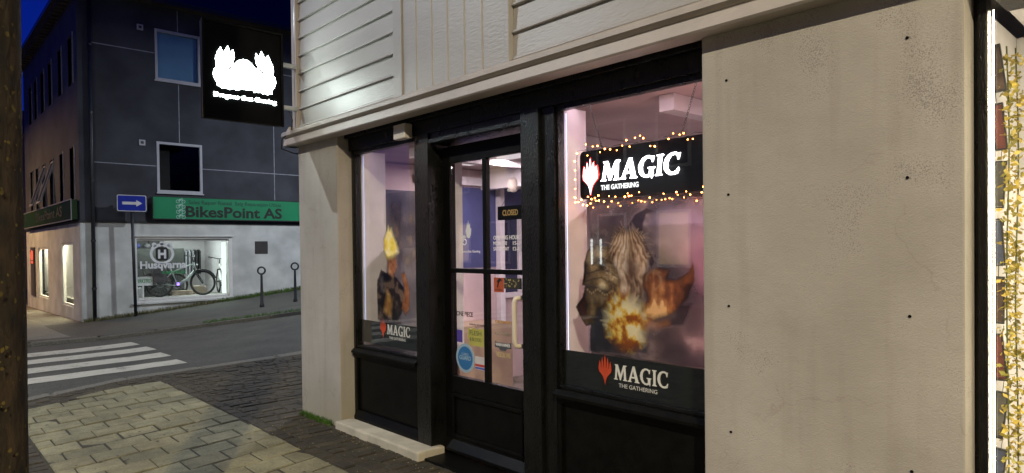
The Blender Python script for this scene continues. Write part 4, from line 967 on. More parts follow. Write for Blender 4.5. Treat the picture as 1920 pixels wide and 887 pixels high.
add_light('display_light', 'AREA', (3.25, -.6, 2.40), 20, (1, .88, .62), f, .4, 1.6)
q = random.Random(5)
fc = [fl('picture_brown', (.07, .035, .02, 1)), fl('picture_blue', (.05, .06, .11, 1)), fl('picture_grey', (.08, .075, .065, 1)), fl('picture_red', (.14, .03, .022, 1))]
for i in range(9):
    z = .42+i*.225; y = .634+q.uniform(-.003, .003); x = 3.16+q.uniform(-.01, .012)
    fr = empty('picture_frame', (x, y, z), ['lowest', 'second lowest', 'third from the bottom', 'fourth from the bottom', 'middle', 'fourth from the top', 'third from the top', 'second from the top', 'topmost'][i]+' of the small dark frames hanging in the bright window', 'picture frame', 'small framed pictures in the bright window')
    tl = q.uniform(-.12, .12)
    mt = Matrix.Translation((x, y, z)) @ Matrix.Rotation(tl, 4, 'X') @ Matrix.Rotation(R(90), 4, 'Z')
    W2, H2 = .020, .092
    b = MB()
    for a_, c_ in (((-W2, -.008, -H2), (-W2+.004, .008, H2)), ((W2-.004, -.008, -H2), (W2, .008, H2)), ((-W2+.0042, -.008, -H2), (W2-.0042, .008, -H2+.006)), ((-W2+.0042, -.008, H2-.006), (W2-.0042, .008, H2))): b.box(a_, c_, mt)
    b.build('frame', K, fr)
    MB().box((-W2+.005, -.003, -H2+.007), (W2-.005, .002, H2-.007), mt).build('picture', fc[i % 4], fr)
    MB().tube([mt @ Vector((0, 0, H2)), mt @ Vector((0, 0, H2+.05))], .0012, 5).build('cord', M['chain'], fr)
gm = mat('gilded_leaf', (.50, .36, .05, 1), .5, noise=.4, scale=20, c2=(.20, .19, .03, 1))
for gi, (gx, gy) in enumerate(((3.16, .604), (3.22, .586))):
    gr = empty('leaf_garland', (gx, gy, .4), ['hanging garland of yellow green leaves close to the dark picture frames', 'second yellow green leaf garland, nearer the right edge of the bright window'][gi], 'garland', 'leaf garlands in the bright window')
    pts = [(gx+.008*math.sin(z*7+gi), gy+.004*math.cos(z*5), z) for z in lsp(.45, 2.3, 40)]
    MB().tube(pts, .003, 5).build('stem', fl('stem_green', (.08, .09, .02, 1)), gr)
    b = MB()
    for k in range(640):
        p = Vector(pts[q.randrange(40)])+Vector((q.gauss(0, .013), q.gauss(0, .011), q.uniform(-.025, .025)))
        d = Vector((q.gauss(0, 1), q.gauss(0, 1), q.gauss(-.3, .8))).normalized(); s = d.cross(Vector((q.gauss(0, 1), q.gauss(0, 1), q.gauss(0, 1)))).normalized(); L = q.uniform(.014, .034)
        b.add([p, p+d*L*.5+s*L*.28, p+d*L, p+d*L*.5-s*L*.28], [(0, 1, 2, 3)])
    b.build('leaves', gm, gr)

# ------------------------------------------------------------------ projecting lit sign at the house corner
ps = empty('projecting_sign', (2.25, 5.9, 2.67), 'black square box sign with glowing white dragons projecting from the corner of the white house', 'sign')
MB().box((1.915, 5.905, 2.675), (2.60, 5.975, 3.50)).build('sign_box', M['sign_black'], ps, bevel=.004)
b = MB()
for a_, c_ in (((1.905, 5.89, 2.665), (2.61, 5.904, 2.68)), ((1.905, 5.89, 3.495), (2.61, 5.904, 3.51)), ((1.905, 5.89, 2.6805), (1.92, 5.904, 3.4945)), ((2.595, 5.89, 2.6805), (2.61, 5.904, 3.4945))): b.box(a_, c_)
b.build('sign_rim', M['black_smooth'], ps)
DRAGON = [(2.016,3.189),(2.032,3.243),(2.06,3.292),(2.073,3.266),(2.082,3.249),(2.099,3.271),(2.12,3.313),(2.132,3.288),(2.136,3.257),(2.148,3.27),(2.165,3.288),(2.174,3.259),(2.178,3.218),(2.165,3.19),(2.16,3.162),(2.177,3.169),(2.208,3.202),(2.252,3.22),(2.292,3.217),(2.324,3.195),(2.353,3.16),(2.376,3.158),(2.389,3.166),(2.366,3.203),(2.359,3.251),(2.366,3.292),(2.384,3.272),(2.391,3.257),(2.4,3.286),(2.414,3.32),(2.435,3.281),(2.452,3.25),(2.461,3.281),(2.474,3.294),(2.495,3.249),(2.519,3.199),(2.523,3.157),(2.515,3.121),(2.537,3.1),(2.543,3.057),(2.527,3.008),(2.502,2.98),(2.506,2.949),(2.482,2.949),(2.468,2.939),(2.443,2.948),(2.421,2.941),(2.405,2.953),(2.378,2.947),(2.362,2.953),(2.346,2.942),(2.336,2.962),(2.267,2.956),(2.238,2.96),(2.199,2.939),(2.163,2.951),(2.132,2.936),(2.107,2.946),(2.067,2.938),(2.052,2.952),(2.027,2.961),(2.03,2.982),(2.008,3.009),(1.994,3.053),(2.005,3.095),(2.023,3.114)]
slit1 = [(2.03,3.112),(2.06,3.124),(2.10,3.112),(2.14,3.112),(2.158,3.145),(2.146,3.152),(2.128,3.127),(2.10,3.128),(2.06,3.140)]
slit2 = [(2.385,3.16),(2.41,3.125),(2.45,3.112),(2.49,3.102),(2.515,3.108),(2.512,3.119),(2.48,3.119),(2.45,3.129),(2.425,3.14),(2.40,3.168)]
LED = emit('sign_face_white', (.86, 1, .95), 18)
shape('emblem', [DRAGON, slit1, slit2], frame((0, 5.902, 0), 'north'), LED, ps, .0025)
text('lettering', 'Dragons that Gaming', frame((2.268, 5.901, 2.865), 'north'), .036, LED, ps, .0025, width=.545, bold=.0014)
# back face carries the same lettering
for zz in (2.86, 3.25):
    MB().box((2.601, 5.95, zz-.02), (2.775, 5.99, zz+.02)).build('bracket', M['galv'], ps, bevel=.003)
MB().tube([(2.775, 5.985, 2.70), (2.775, 5.985, 4.4)], .018, 12).build('mounting_pipe', M['galv'], ps, smooth=True)
MB().tube([(2.70, 6.00, 2.84), (2.735, 5.99, 2.76), (2.73, 6.01, 2.66), (2.66, 6.06, 2.58), (2.67, 6.1, 2.50), (2.8, 6.12, 2.47), (3.1, 6.12, 2.45)], .006, 8).build('cable', M['rubber'], ps, smooth=True)
MB().tube([(2.90, 6.10, 2.50), (3.0, 6.10, 2.42), (3.25, 6.10, 2.38), (3.6, 6.1, 2.38)], .03, 12).build('gutter_pipe', M['iron'], shop, smooth=True)

# ================================================================== BIKE SHOP BUILDING ACROSS THE SIDE STREET
BX, BY = 3.34, 19.5
bb = empty('corner_building', (8, 24, -.2), 'two tone corner building with slate grey upper floors over a white shop floor', 'building')
WL, WU = M['bwall_lower'], M['bwall_upper']
SPL = 2.29
# ground-floor front wall with the shop window opening
wx0, wx1, wz0, wz1 = 4.55, 6.98, .25, 1.87
b = MB().box((BX, BY, -.8), (wx0, BY+.3, SPL)).box((wx1, BY, -.8), (14, BY+.3, SPL)).box((wx0, BY, -.8), (wx1, BY+.3, wz0)).box((wx0, BY, wz1), (wx1, BY+.3, SPL))
b.build('front_wall', WL, bb)
MB().box((BX-.012, BY-.02, -.8), (BX+.06, BY+.1, SPL-.01)).build('corner_plaster', WL, bb, bevel=.03)
# ground-floor side wall with two shop windows
gws = [(20.54, 22.16, .1, 1.80), (24.5, 26.4, .12, 1.70)]
b = MB(); y = BY+.3
for (ya, yb, za, zb) in gws:
    b.box((BX, y, -1), (BX+.1, ya, SPL)).box((BX, ya, -1), (BX+.1, yb, za)).box((BX, ya, zb), (BX+.1, yb, SPL)); y = yb
b.box((BX, y, -1), (BX+.1, 29, SPL)); b.build('side_wall', WL, bb)
MB().box((BX+.3, 20.5, SPL-.25), (14, 29, SPL-.2)).build('shop_ceiling', M['interior'], bb)
for (ya, yb, za, zb) in gws:
    b = MB(); t_ = .06
    b.box((BX+.02, ya, za), (BX+.08, ya+t_, zb)).box((BX+.02, yb-t_, za), (BX+.08, yb, zb)).box((BX+.02, ya+t_, za), (BX+.08, yb-t_, za+t_)).box((BX+.02, ya+t_, zb-t_), (BX+.08, yb-t_, zb))
    wo_ = b.build('shop_window', M['wframe_b'], bb)
    MB().box((BX+.042, ya+t_, za+t_), (BX+.046, yb-t_, zb-t_)).build('pane', M['glass_soft'], wo_)
# upper walls, window by window
def wall_with_holes(axis, plane, a0, a1, z0, z1, holes, th, m, name):
    b = MB(); xs = sorted({a0, a1}|{h[0] for h in holes}|{h[1] for h in holes})
    for x0, x1 in zip(xs, xs[1:]):
        zz = [z0]
        for h in sorted([h for h in holes if h[0] <= x0+1e-6 and h[1] >= x1-1e-6], key=lambda h: h[2]): zz += [h[2], h[3]]
        zz.append(z1)
        for k in range(0, len(zz), 2):
            if zz[k+1]-zz[k] > 1e-4:
                if axis == 'y': b.box((x0, plane, zz[k]), (x1, plane+th, zz[k+1]))
                else: b.box((plane, x0, zz[k]), (plane+th, x1, zz[k+1]))
    return b.build(name, m, bb)
fh = [(5.115, 6.25, 6.12, 7.46), (5.115, 6.25, 3.125, 4.46), (10.5, 11.6, 3.125, 4.46), (10.5, 11.6, 6.12, 7.46)]
wall_with_holes('y', BY, BX, 14, SPL, 8.1, fh, .3, WU, 'upper_front_wall')
lw = [(20.01,20.72),(21.56,22.2),(23.14,23.85),(24.5,25.26),(25.9,26.57),(27.03,27.75)]
sh = [(a, b_, 2.85, 4.25) for a, b_ in lw]+[(a-.03, b_-.02, 5.85, 7.1) for a, b_ in lw]
wall_with_holes('x', BX, BY+.3, 29, SPL, 8.1, sh, .3, WU, 'upper_side_wall')
MB().box((BX+.31, 28.9, -1), (14, 29, 8.1)).box((13.9, 19.9, -1), (14, 28.89, 8.1)).build('rear_wall', WU, bb)
MB().box((BX+.31, BY+.31, 2.6), (13.89, 28.89, 2.7)).box((BX+.31, BY+.31, 5.2), (13.89, 28.89, 5.3)).build('floor_slab', M['interior_dark'], bb)
for i, (x0, x1, z0, z1) in enumerate(fh):
    t_ = .055; b = MB()
    b.box((x0-.01, BY-.015, z0-.01), (x0+t_, BY+.1, z1+.01)).box((x1-t_, BY-.015, z0-.01), (x1+.01, BY+.1, z1+.01)).box((x0+t_, BY-.015, z0-.01), (x1-t_, BY+.1, z0+t_)).box((x0+t_, BY-.015, z1-t_), (x1-t_, BY+.1, z1+.01))
    wo_ = b.build('window', M['wframe'], bb, bevel=.006)
    MB().box((x0+t_, BY+.04, z0+t_), (x1-t_, BY+.045, z1-t_)).build('pane', M['glass_dark'] if i else glass('upper_pane', (.85, .9, .95), 1.2), wo_)
    if i == 0: MB().box((x0+t_, BY+.12, z0+t_), (x1-t_, BY+.125, z1-t_)).build('blind', M['blind'], wo_)
    else: MB().box((x0, BY+.25, z0), (x1, BY+.26, z1)).build('dark_curtain', M['interior_dark'], wo_)
    MB().box((x0-.03, BY-.045, z0-.045), (x1+.03, BY-.001, z0-.012)).build('sill', M['wframe'], wo_)
fl('dim_sash', (.2, .21, .24, 1))
for i, (y0, y1, z0, z1) in enumerate(sh):
    t_ = .05; b = MB()
    b.box((BX+.07, y0, z0), (BX+.13, y0+t_, z1)).box((BX+.07, y1-t_, z0), (BX+.13, y1, z1)).box((BX+.07, y0+t_, z0), (BX+.13, y1-t_, z0+t_)).box((BX+.07, y0+t_, z1-t_), (BX+.13, y1-t_, z1))
    wo_ = b.build('window', M['iron'], bb)
    opened = i in (2, 3)
    if opened:      # top-hung sash tilted out
        mt = Matrix.Translation((BX+.06, 0, z1-t_)) @ Matrix.Rotation(R(17), 4, 'Y')
        H = z1-z0-2*t_; b = MB()
        for a_, c_ in (((-.04, y0+t_, -H), (0, y0+t_+.05, 0)), ((-.04, y1-t_-.05, -H), (0, y1-t_, 0)), ((-.04, y0+t_+.05, -H), (0, y1-t_-.05, -H+.05)), ((-.04, y0+t_+.05, -.05), (0, y1-t_-.05, 0))): b.box(a_, c_, mt)
        b.build('open_sash', fl('dim_sash', (.2, .21, .24, 1)), wo_)
        MB().box((-.022, y0+t_+.05, -H+.05), (-.018, y1-t_-.05, -.05), mt).build('pane', M['glass_dark'], wo_)
    else:
        MB().box((BX+.095, y0+t_, z0+t_), (BX+.10, y1-t_, z1-t_)).build('pane', M['glass_dark'], wo_)
    MB().box((BX+.01, y1+.0, z0), (BX+.07, y1+.001, z1)).build('reveal_strip', fl('dim_sash', 0), wo_) if not opened else None
    # projecting white jamb at the near side of each opening
    MB().box((BX-.025, y0-.03, z0-.02), (BX+.05, y0-.001, z1+.02)).build('side_jamb', fl('dim_sash', 0), wo_)
    MB().box((BX+.25, y0, z0), (BX+.26, y1, z1)).build('dark_curtain', M['interior_dark'], wo_)
# pale joints in the grey render
b = MB()
for z in (3.80, 6.80): b.box((BX+.3, BY-.003, z), (5.10, BY+.001, z+.022)).box((6.265, BY-.003, z), (14, BY+.001, z+.022))
for x in (5.67, 8.30, 11.0):
    b.box((x, BY-.003, 4.48), (x+.02, BY+.001, 6.07)) if x < 6 else b.box((x, BY-.003, 3.0), (x+.02, BY+.001, 8.0))
b.box((5.67, BY-.003, 7.48), (5.69, BY+.001, 8.05)); b.build('render_joint', M['bjoint'], bb)
for x, z in ((4.76, 7.42), (4.76, 4.40)):
    v_ = MB().box((x-.075, BY-.03, z-.075), (x+.075, BY, z+.075)).build('wall_vent', M['wframe'], bb, bevel=.008)
    MB().box((x-.035, BY-.034, z-.035), (x+.035, BY-.031, z+.035)).build('vent_hole', M['interior_dark'], v_)
MB().box((7.69, BY-.012, 1.43), (8.07, BY, 1.80)).build('wall_hatch', fl('dark_hatch', (.035, .03, .028, 1)), bb, bevel=.004)
# dark flashing between storeys
MB().box((BX-.02, BY-.03, SPL-.005), (14, BY-.001, SPL+.05)).box((BX-.03, BY, SPL-.005), (BX-.001, 29, SPL+.05)).build('storey_flashing', M['iron'], bb)
# roof with deep eaves, rafter tails under the left one
OV = .25; ez = 7.98
MB().box((BX-OV, BY-OV, ez+.09), (14.5, 29.6, ez+.2)).build('eave_board', M['eave'], bb)
MB().box((BX-OV-.06, BY-OV-.06, ez+.1), (BX-OV-.001, 29.6, ez+.22)).box((BX-OV-.06, BY-OV-.06, ez+.1), (14.5, BY-OV-.001, ez+.22)).build('gutter', M['iron'], bb)
for i in range(30):
    y = BY-OV+.1+i*.34; MB().box((BX-OV+.02, y, ez-.06), (BX, y+.10, ez+.089)).build('rafter_tail', M['eave'], bb)
MB().add([(BX-OV, BY-OV, ez+.205), (14.5, BY-OV, ez+.205), (14.5, 29.6, ez+.205), (BX-OV, 29.6, ez+.205), (BX+3.5, 24, 11), (14.4, 24, 11)], [(0, 1, 5, 4), (1, 2, 5), (2, 3, 4, 5), (3, 0, 4), (0, 3, 2, 1)]).build('hip_roof', M['roof'], bb)
# downpipe
dp = MB().tube([(3.60, BY-.08, 8.0), (3.60, BY-.08, gz(3.6, BY)+.0)], .045, 12).build('downpipe', M['iron'], bb, smooth=True)
b = MB()
for z in (.6, 1.8, 3.3, 5.0, 6.7): MB().tube([(3.60, BY-.08, z), (3.60, BY-.08, z+.05)], .056, 12).build('pipe_collar', M['iron'], dp)
# shop window frame and glass
b = MB(); t_ = .05
b.box((wx0-.03, BY-.02, wz1), (wx1+.05, BY+.12, wz1+.06)).box((wx0-.03, BY-.02, wz0-.06), (wx1+.05, BY+.12, wz0)).box((wx0-.03, BY-.02, wz0), (wx0+t_-.01, BY+.12, wz1)).box((wx1-.045, BY-.02, wz0), (wx1+.05, BY+.12, wz1))
b.box((wx0+t_, BY+.03, wz1-.05), (wx1-.05, BY+.1, wz1-.002)); b.box((wx0+t_, BY+.03, wz0+.002), (wx1-.05, BY+.1, wz0+.045))
bw = b.build('shop_window', M['wframe_b'], bb, bevel=.004)
MB().box((wx0-.05, BY-.07, wz1+.062), (wx1+.08, BY-.001, wz1+.085)).build('drip_cap', M['wframe_b'], bw)
MB().box((wx0-.1, BY-.06, wz0-.10), (wx1+.15, BY-.001, wz0-.062)).build('sill', WL, bw)
MB().box((wx0+t_, BY+.06, wz0+.046), (wx1-.05, BY+.066, wz1-.051)).build('pane', M['glass'], bw)
# window lettering and crowned emblem
lw_ = lambda x, z: frame((x, BY+.055, z), 'north')
LT = fl('window_vinyl_white', (.62, .64, .66, 1))
shape('window_emblem', [circ(0, 0, .30, 40, .28), circ(0, -.005, .235, 40, .215)], lw_(5.21, 1.475), LT, bw, .001)
shape('window_emblem', [rrect(.32, .36, .09), [(x, y) for x, y in [(-.10,.115),(-.045,.115),(-.045,.03),(.045,.03),(.045,.115),(.10,.115),(.10,-.125),(.045,-.125),(.045,-.035),(-.045,-.035),(-.045,-.125),(-.10,-.125)]]], lw_(5.21, 1.47), K, bw, .0006)
shape('window_emblem', [[(x, y) for x, y in [(-.10,.115),(-.045,.115),(-.045,.03),(.045,.03),(.045,.115),(.10,.115),(.10,-.125),(.045,-.125),(.045,-.035),(-.045,-.035),(-.045,-.125),(-.10,-.125)]]], lw_(5.21, 1.47), LT, bw, .001)
for dx in (-.19, 0, .19):
    shape('window_emblem', [circ(dx, .27-abs(dx)*.22, .058, 16)], lw_(5.21, 1.49), LT, bw, .001)
shape('window_emblem', [[(-.27,.13),(-.22,.24),(-.12,.17),(-.05,.235),(.05,.235),(.12,.17),(.22,.24),(.27,.13),(.20,.10),(.10,.17),(0,.19),(-.10,.17),(-.20,.10)]], lw_(5.21, 1.49), LT, bw, .0008)
text('window_lettering', 'Husqvarna', lw_(5.235, 1.09), .185, LT, bw, .001, width=1.14, bold=.010)
text('window_lettering', 'E-BICYCLES', lw_(5.50, .935), .065, fl('vinyl_green', (.01, .28, .08, 1)), bw, .001, width=.58, bold=.003)
# shop room
MB().box((BX+.31, BY+.31, .1), (11, 27.5, .2)).build('shop_floor', fl('grey_shop_floor', (.22, .21, .19, 1)), bb)
MB().box((4.35, BY+.3, .201), (4.4, 23.5, 2.02)).build('shop_partition', M['interior'], bb)
MB().box((4.4, 23.45, .201), (6.3, 23.5, 2.02)).build('shop_back_wall', fl('charcoal_wall', (.06, .065, .06, 1)), bb)
MB().box((6.3, 23.45, .201), (10.9, 23.5, 2.02)).build('shop_back_wall', M['interior'], bb)
MB().box((4.45, 20.9, .201), (6.15, 20.94, 1.62)).build('display_screen', fl('charcoal_wall', 0), bb)
MB().box((7.55, BY+.3, .201), (7.6, 23.44, 2.02)).build('shop_partition', M['interior'], bb)
MB().box((BX+.3, BY+.3, SPL-.26), (14, 20.5, SPL-.2)).build('shop_ceiling', M['interior'], bb)
TUBE = emit('fluorescent_tube', (.88, 1, .92), 9)
for y in (20.6, 22.2):
    f = MB().box((4.9, y, 1.96), (7.3, y+.12, 2.03)).build('ceiling_lamp', TUBE, bb)
f = MB().box((6.80, BY+.12, .32), (6.90, BY+.2, 1.78)).build('lit_side_panel', emit('lit_panel', (.86, 1, .92), 1.3), bb)
add_light('lamp_light', 'AREA', (6.0, 21.2, 1.94), P_BIKE, (.86, 1, .93), bb, 2.4, 2.4)
add_light('lamp_light', 'AREA', (3.62, 21.3, 1.98), 130, (1, .93, .64), bb, .2, 3.0)
add_light('lamp_light', 'AREA', (3.62, 26.2, 1.98), 160, (1, .93, .66), bb, .2, 4.0)
MB().box((3.78, 19.85, .2), (3.82, 28.5, 2.02)).build('shop_partition', M['interior'], bb)  # white backboard added behind the side windows to catch the lamp light
# shelves along the back of the bike shop
t = empty('tool_shelf', (4.9, 23.2, .2), 'dark shelf of helmets and parts at the left back of the bicycle shop', 'shelf')
q = random.Random(31)
for k in range(4):
    z = .45+k*.38; MB().box((4.42, 22.9, z), (5.9, 23.44, z+.025)).build('shelf_board', M['interior_dark'], t)
    x = 4.5
    while x < 5.8:
        MB().ball((x, 23.15, z+.12), .1, 10, 8, (1, 1.1, .85)).build('helmet', q.choice([K, bc[3], bc[2], bc[0]]), t, smooth=True); x += q.uniform(.22, .3)
MB().box((4.42, 23.40, .2), (4.47, 23.44, 2.0)).box((5.85, 23.40, .2), (5.9, 23.44, 2.0)).build('shelf_frame', M['interior_dark'], t)
t = empty('clothes_rack', (6.6, 22.8, .2), 'rack of dark and red jackets beside the shelf in the bicycle shop', 'rack')
MB().tube([(6.2, 22.8, .2), (6.2, 22.8, 1.6), (7.2, 22.8, 1.6), (7.2, 22.8, .2)], .015, 8).build('rail', M['galv'], t)
for k in range(9):
    x = 6.28+k*.105; MB().prism([(22.6, 1.52), (22.78, 1.58), (22.82, 1.58), (23.0, 1.52), (22.97, .8), (22.63, .8)], 'x', x, x+.05).build('jacket', q.choice([K, fl('picture_red', 0), bc[3], K]), t)
for k, (x, y, w_, h, l_) in enumerate(((4.75, 20.35, .32, .34, 'white printed carton at the left end of the bicycle shop window'), (5.95, 20.55, .55, .2, 'long low cardboard box behind the grey bicycle'), (6.55, 20.9, .35, .3, 'square cardboard box behind the front wheel of the grey bicycle'))):
    o = empty('carton', (x, y, .2), l_, 'box', 'boxes on the bicycle shop floor')
    MB().box((x-w_/2, y-.15, .205), (x+w_/2, y+.15, .205+h)).build('box_body', [M['white'], M['cardboard'], M['cardboard']][k], o, bevel=.006)
    MB().box((x-w_/2-.002, y-.02, .205+h), (x+w_/2+.002, y+.02, .207+h)).build('tape', M['offwhite'], o)
t = empty('small_sign', (4.82, 19.9, .2), 'white board with green lettering standing left of the grey bicycle', 'sign')
MB().box((4.61, 19.88, .62), (5.05, 19.9, .86)).box((4.80, 19.9, .2), (4.84, 19.93, .7)).build('sign_board', M['white'], t)
text('lettering', 'VERKSTED', frame((4.83, 19.878, .70), 'north'), .09, fl('vinyl_green', 0), t, .001, width=.38, bold=.003)

# ------------------------------------------------------------------ bicycles
def bicycle(name, label, x0, y0, z0, steer, frame_m, detail=True, rz=0, grp=None):
    root = empty(name, (x0, y0, z0), label, 'bicycle', grp)
    T = Matrix.Translation((x0, y0, z0)) @ Matrix.Rotation(rz, 4, 'Z')
    P = lambda x, z, y=0: T @ Vector((x, y, z))
    rw = .355; WB = 1.13
    head_t = P(.88, .93); head_b = P(.93, .72); fa = (WB, rw)
    S = T @ Matrix.Translation((.91, 0, 0)) @ Matrix.Rotation(steer, 4, 'Z') @ Matrix.Translation((-.91, 0, 0))
    def wheel(cx, TT):
        C_ = lambda a, r, y=0: TT @ Vector((cx+r*math.cos(a), y, rw+r*math.sin(a)))
        ty = MB().tube([C_(2*math.pi*i/40, rw-.022) for i in range(40)], .024, 8, closed=True).build('wheel', M['rubber'], root, smooth=True)
        MB().tube([C_(2*math.pi*i/40, rw-.053) for i in range(40)], .009, 6, closed=True).build('rim', M['chain'], ty, smooth=True)
        b = MB()
        for i in range(20): b.tube([C_(2*math.pi*i/20+.2*(-1)**i, .02, .02*(-1)**i), C_(2*math.pi*i/20, rw-.055)], .0016, 4)
        b.build('spokes', M['galv'], ty)
        MB().tube([TT @ Vector((cx, -.05, rw)), TT @ Vector((cx, .05, rw))], .025, 10).build('hub', M['chain'], ty)
        b = MB().tube([C_(a, .085, -.03) for a in lsp(0, 6.1, 24)], .006, 5, closed=True); b.build('brake_disc', M['galv'], ty)
    wheel(0, T); wheel(WB, S)
    b = MB()
    b.tube([head_b, P(.70, .46), P(.47, .32)], [.036, .040, .046], 10); b.tube([P(.86, .88), P(.60, .80), P(.31, .66)], .019, 8)
    b.tube([P(.45, .30), P(.27, .80)], .019, 8); b.tube([head_t, head_b], .028, 10)
    for sy in (-.05, .05): b.tube([P(.45, .30, sy*.6), P(0, rw, sy)], .012, 7); b.tube([P(.30, .66, sy*.4), P(0, rw, sy)], .010, 7)
    b.build('frame', frame_m, root, smooth=True)
    SP = lambda x, z, y=0: S @ Vector((x, y, z))
    b = MB()
    b.tube([SP(.90, .75, -.055), SP(.90, .75, .055)], .02, 8)
    for sy in (-.055, .055): b.tube([SP(.92, .75, sy), SP(1.0, .55, sy), SP(WB, rw, sy)], [.020, .018, .013], 8)
    b.build('fork', K, root, smooth=True)
    b = MB().tube([SP(.885, .93), SP(.86, 1.06)], .016, 8).tube([SP(.79, 1.14, -.31), SP(.84, 1.12, -.2), SP(.88, 1.08, -.04), SP(.88, 1.08, .04), SP(.84, 1.12, .2), SP(.79, 1.14, .31)], .013, 8)
    h_ = b.build('handlebar', K, root, smooth=True)
    for sy in (-.27, .27): MB().tube([SP(.80, 1.135, sy), SP(.77, 1.142, sy*1.22)], .019, 8).build('grip', M['rubber'], h_)
    b = MB()
    for sy in (-.2, .2): b.tube([SP(.85, 1.12, sy), SP(.88, 1.09, sy*1.3), SP(.86, 1.07, sy*1.6)], .005, 5)
    b.tube([SP(.87, 1.09, .05), SP(1.0, 1.02, .03), SP(.98, .8, 0)], .004, 5); b.build('brake_lever', K, h_)
    MB().tube([P(.27, .80), P(.245, .89)], .014, 8).build('seat_post', K, root)
    MB().add([P(.10, .93, -.08), P(.10, .93, .08), P(.22, .92, .07), P(.38, .91, .018), P(.40, .90, 0), P(.38, .91, -.018), P(.22, .92, -.07), P(.10, .885, -.06), P(.10, .885, .06), P(.22, .88, .03), P(.38, .885, 0), P(.22, .88, -.03)],
             [(0, 1, 2, 6), (2, 3, 5, 6), (3, 4, 5), (0, 7, 8, 1), (1, 8, 9, 2), (2, 9, 10, 3), (3, 10, 4), (4, 10, 5), (5, 10, 11, 6), (6, 11, 7, 0), (7, 11, 9, 8), (9, 11, 10)]).build('saddle', K, root)
    b = MB().tube([P(.45, .30, -.04), P(.45, .30, .04)], .055, 14); cr = b.build('crank', K, root)
    MB().tube([P(.45, .30, -.06), P(.58, .20, -.065)], .011, 6).tube([P(.45, .30, .06), P(.32, .40, .065)], .011, 6).box((-.05, -.045, -.01), (.05, .045, .01), Matrix.Translation(P(.60, .19, -.11))).box((-.05, -.045, -.01), (.05, .045, .01), Matrix.Translation(P(.30, .41, .11))).build('pedals', K, cr)
    if detail:
        MB().tube([P(rw*1.06*math.cos(a)+0, rw+rw*1.06*math.sin(a)) for a in lsp(R(10), R(185), 18)], .020, 6).build('mudguard', K, root, smooth=True)
        MB().tube([SP(WB+rw*1.06*math.cos(a), rw+rw*1.06*math.sin(a)) for a in lsp(R(20), R(150), 14)], .018, 6).build('mudguard', K, root, smooth=True)
        b = MB()
        for sy in (-.07, .07): b.tube([P(.22, .80, sy), P(-.30, .80, sy)], .007, 6); b.tube([P(0, rw, sy), P(-.08, .80, sy)], .006, 6); b.tube([P(0, rw, sy), P(-.28, .80, sy)], .006, 6)
        for x in (-.30, -.15, 0, .12): b.tube([P(x, .80, -.07), P(x, .80, .07)], .006, 6)
        b.build('rack', K, root)
        b = MB(); b.add([P(-.24, .80, -.10), P(.10, .80, -.10), P(.16, .42, -.10), P(-.05, .36, -.10), P(-.20, .46, -.10), P(-.24, .80, -.20), P(.10, .80, -.20), P(.16, .42, -.22), P(-.05, .36, -.22), P(-.20, .46, -.22)], [(0, 1, 2, 3, 4), (9, 8, 7, 6, 5), (0, 5, 6, 1), (1, 6, 7, 2), (2, 7, 8, 3), (3, 8, 9, 4), (4, 9, 5, 0)])
        b.build('pannier_bag', M['interior_dark'], root, bevel=.01)
        MB().ball(SP(.98, .86), .03, 10, 8).build('headlight', M['galv'], root, smooth=True)
        MB().tube([P(.50, .30, -.07), P(.44, .60, -.06)], .006, 5).tube([P(.0, rw, -.07), P(.45, .36, -.07)], .005, 4).tube([P(.0, rw-.03, -.07), P(.45, .26, -.07)], .005, 4).build('chain', M['chain'], root)
    return root
bicycle('bicycle', 'grey green electric bicycle with black pannier bag in the lit shop window', 5.26, 20.02, .28, R(-38), M['bikeframe'])
MB().box((4.5, BY+.31, .201), (7.5, 20.4, .28)).build('display_plinth', fl('plinth_grey', (.3, .29, .27, 1)), bb)
bicycle('bicycle', 'white bicycle leaning at the right side wall of the bicycle shop', 7.30, 20.9, .2, 0, M['white'], False, R(80))
bicycle('bicycle', 'dark bicycle standing behind the grey electric bicycle at the left of the shop window', 4.72, 20.62, .2, R(20), K, False, R(-6))
MB().ball((5.72, 19.98, .62), .045, 10, 8).build('violet_lamp', emit('violet_led', (.35, .22, 1), 3), bb, smooth=True)

# ------------------------------------------------------------------ signs of the bike shop
gs = empty('shop_sign', (7.2, 19.45, 2.4), 'long green sign board with black lettering above the lit bicycle window', 'sign')
MB().box((4.96, BY-.14, 2.40), (10.6, BY-.031, 3.0)).build('sign_board', M['green'], gs, bevel=.004)
b = MB()
for a_, c_ in (((4.945, BY-.15, 2.385), (10.62, BY-.141, 2.412)), ((4.945, BY-.15, 2.988), (10.62, BY-.141, 3.012)), ((4.945, BY-.15, 2.4125), (4.965, BY-.141, 2.9875))): b.box(a_, c_)
b.build('sign_rim', M['iron'], gs)
gt = lambda x, z: frame((x, BY-.144, z), 'north')
text('lettering', 'BikesPoint AS', gt(7.10, 2.475), .285, M['signtext'], gs, .0015, width=2.70, bold=.011)
text('lettering', 'Sales Repair Rental  Salg Reparasjon Utleie', gt(7.14, 2.82), .105, M['signtext2'], gs, .0015, width=2.6, bold=.001)
ic = fl('icon_mint', (.30, .50, .42, 1))
for z in (2.90, 2.76, 2.62, 2.48):
    shape('cyclist_icon', [circ(-.07, -.02, .05, 14), circ(-.07, -.02, .036, 14), circ(.07, -.02, .05, 14), circ(.07, -.02, .036, 14)], gt(5.64, z), ic, gs, .001)
    shape('cyclist_icon', [[(-.07,-.02),(-.03,.05),(.0,.055),(.05,.04),(.07,-.02),(.055,-.02),(.03,.03),(0,.0),(-.02,.0),(-.06,-.02)], circ(.035, .068, .014, 10)], gt(5.64, z), ic, gs, .0012)
g2 = empty('shop_sign', (3.2, 24, 2.3), 'dark green shop sign along the side wall under the open windows', 'sign')
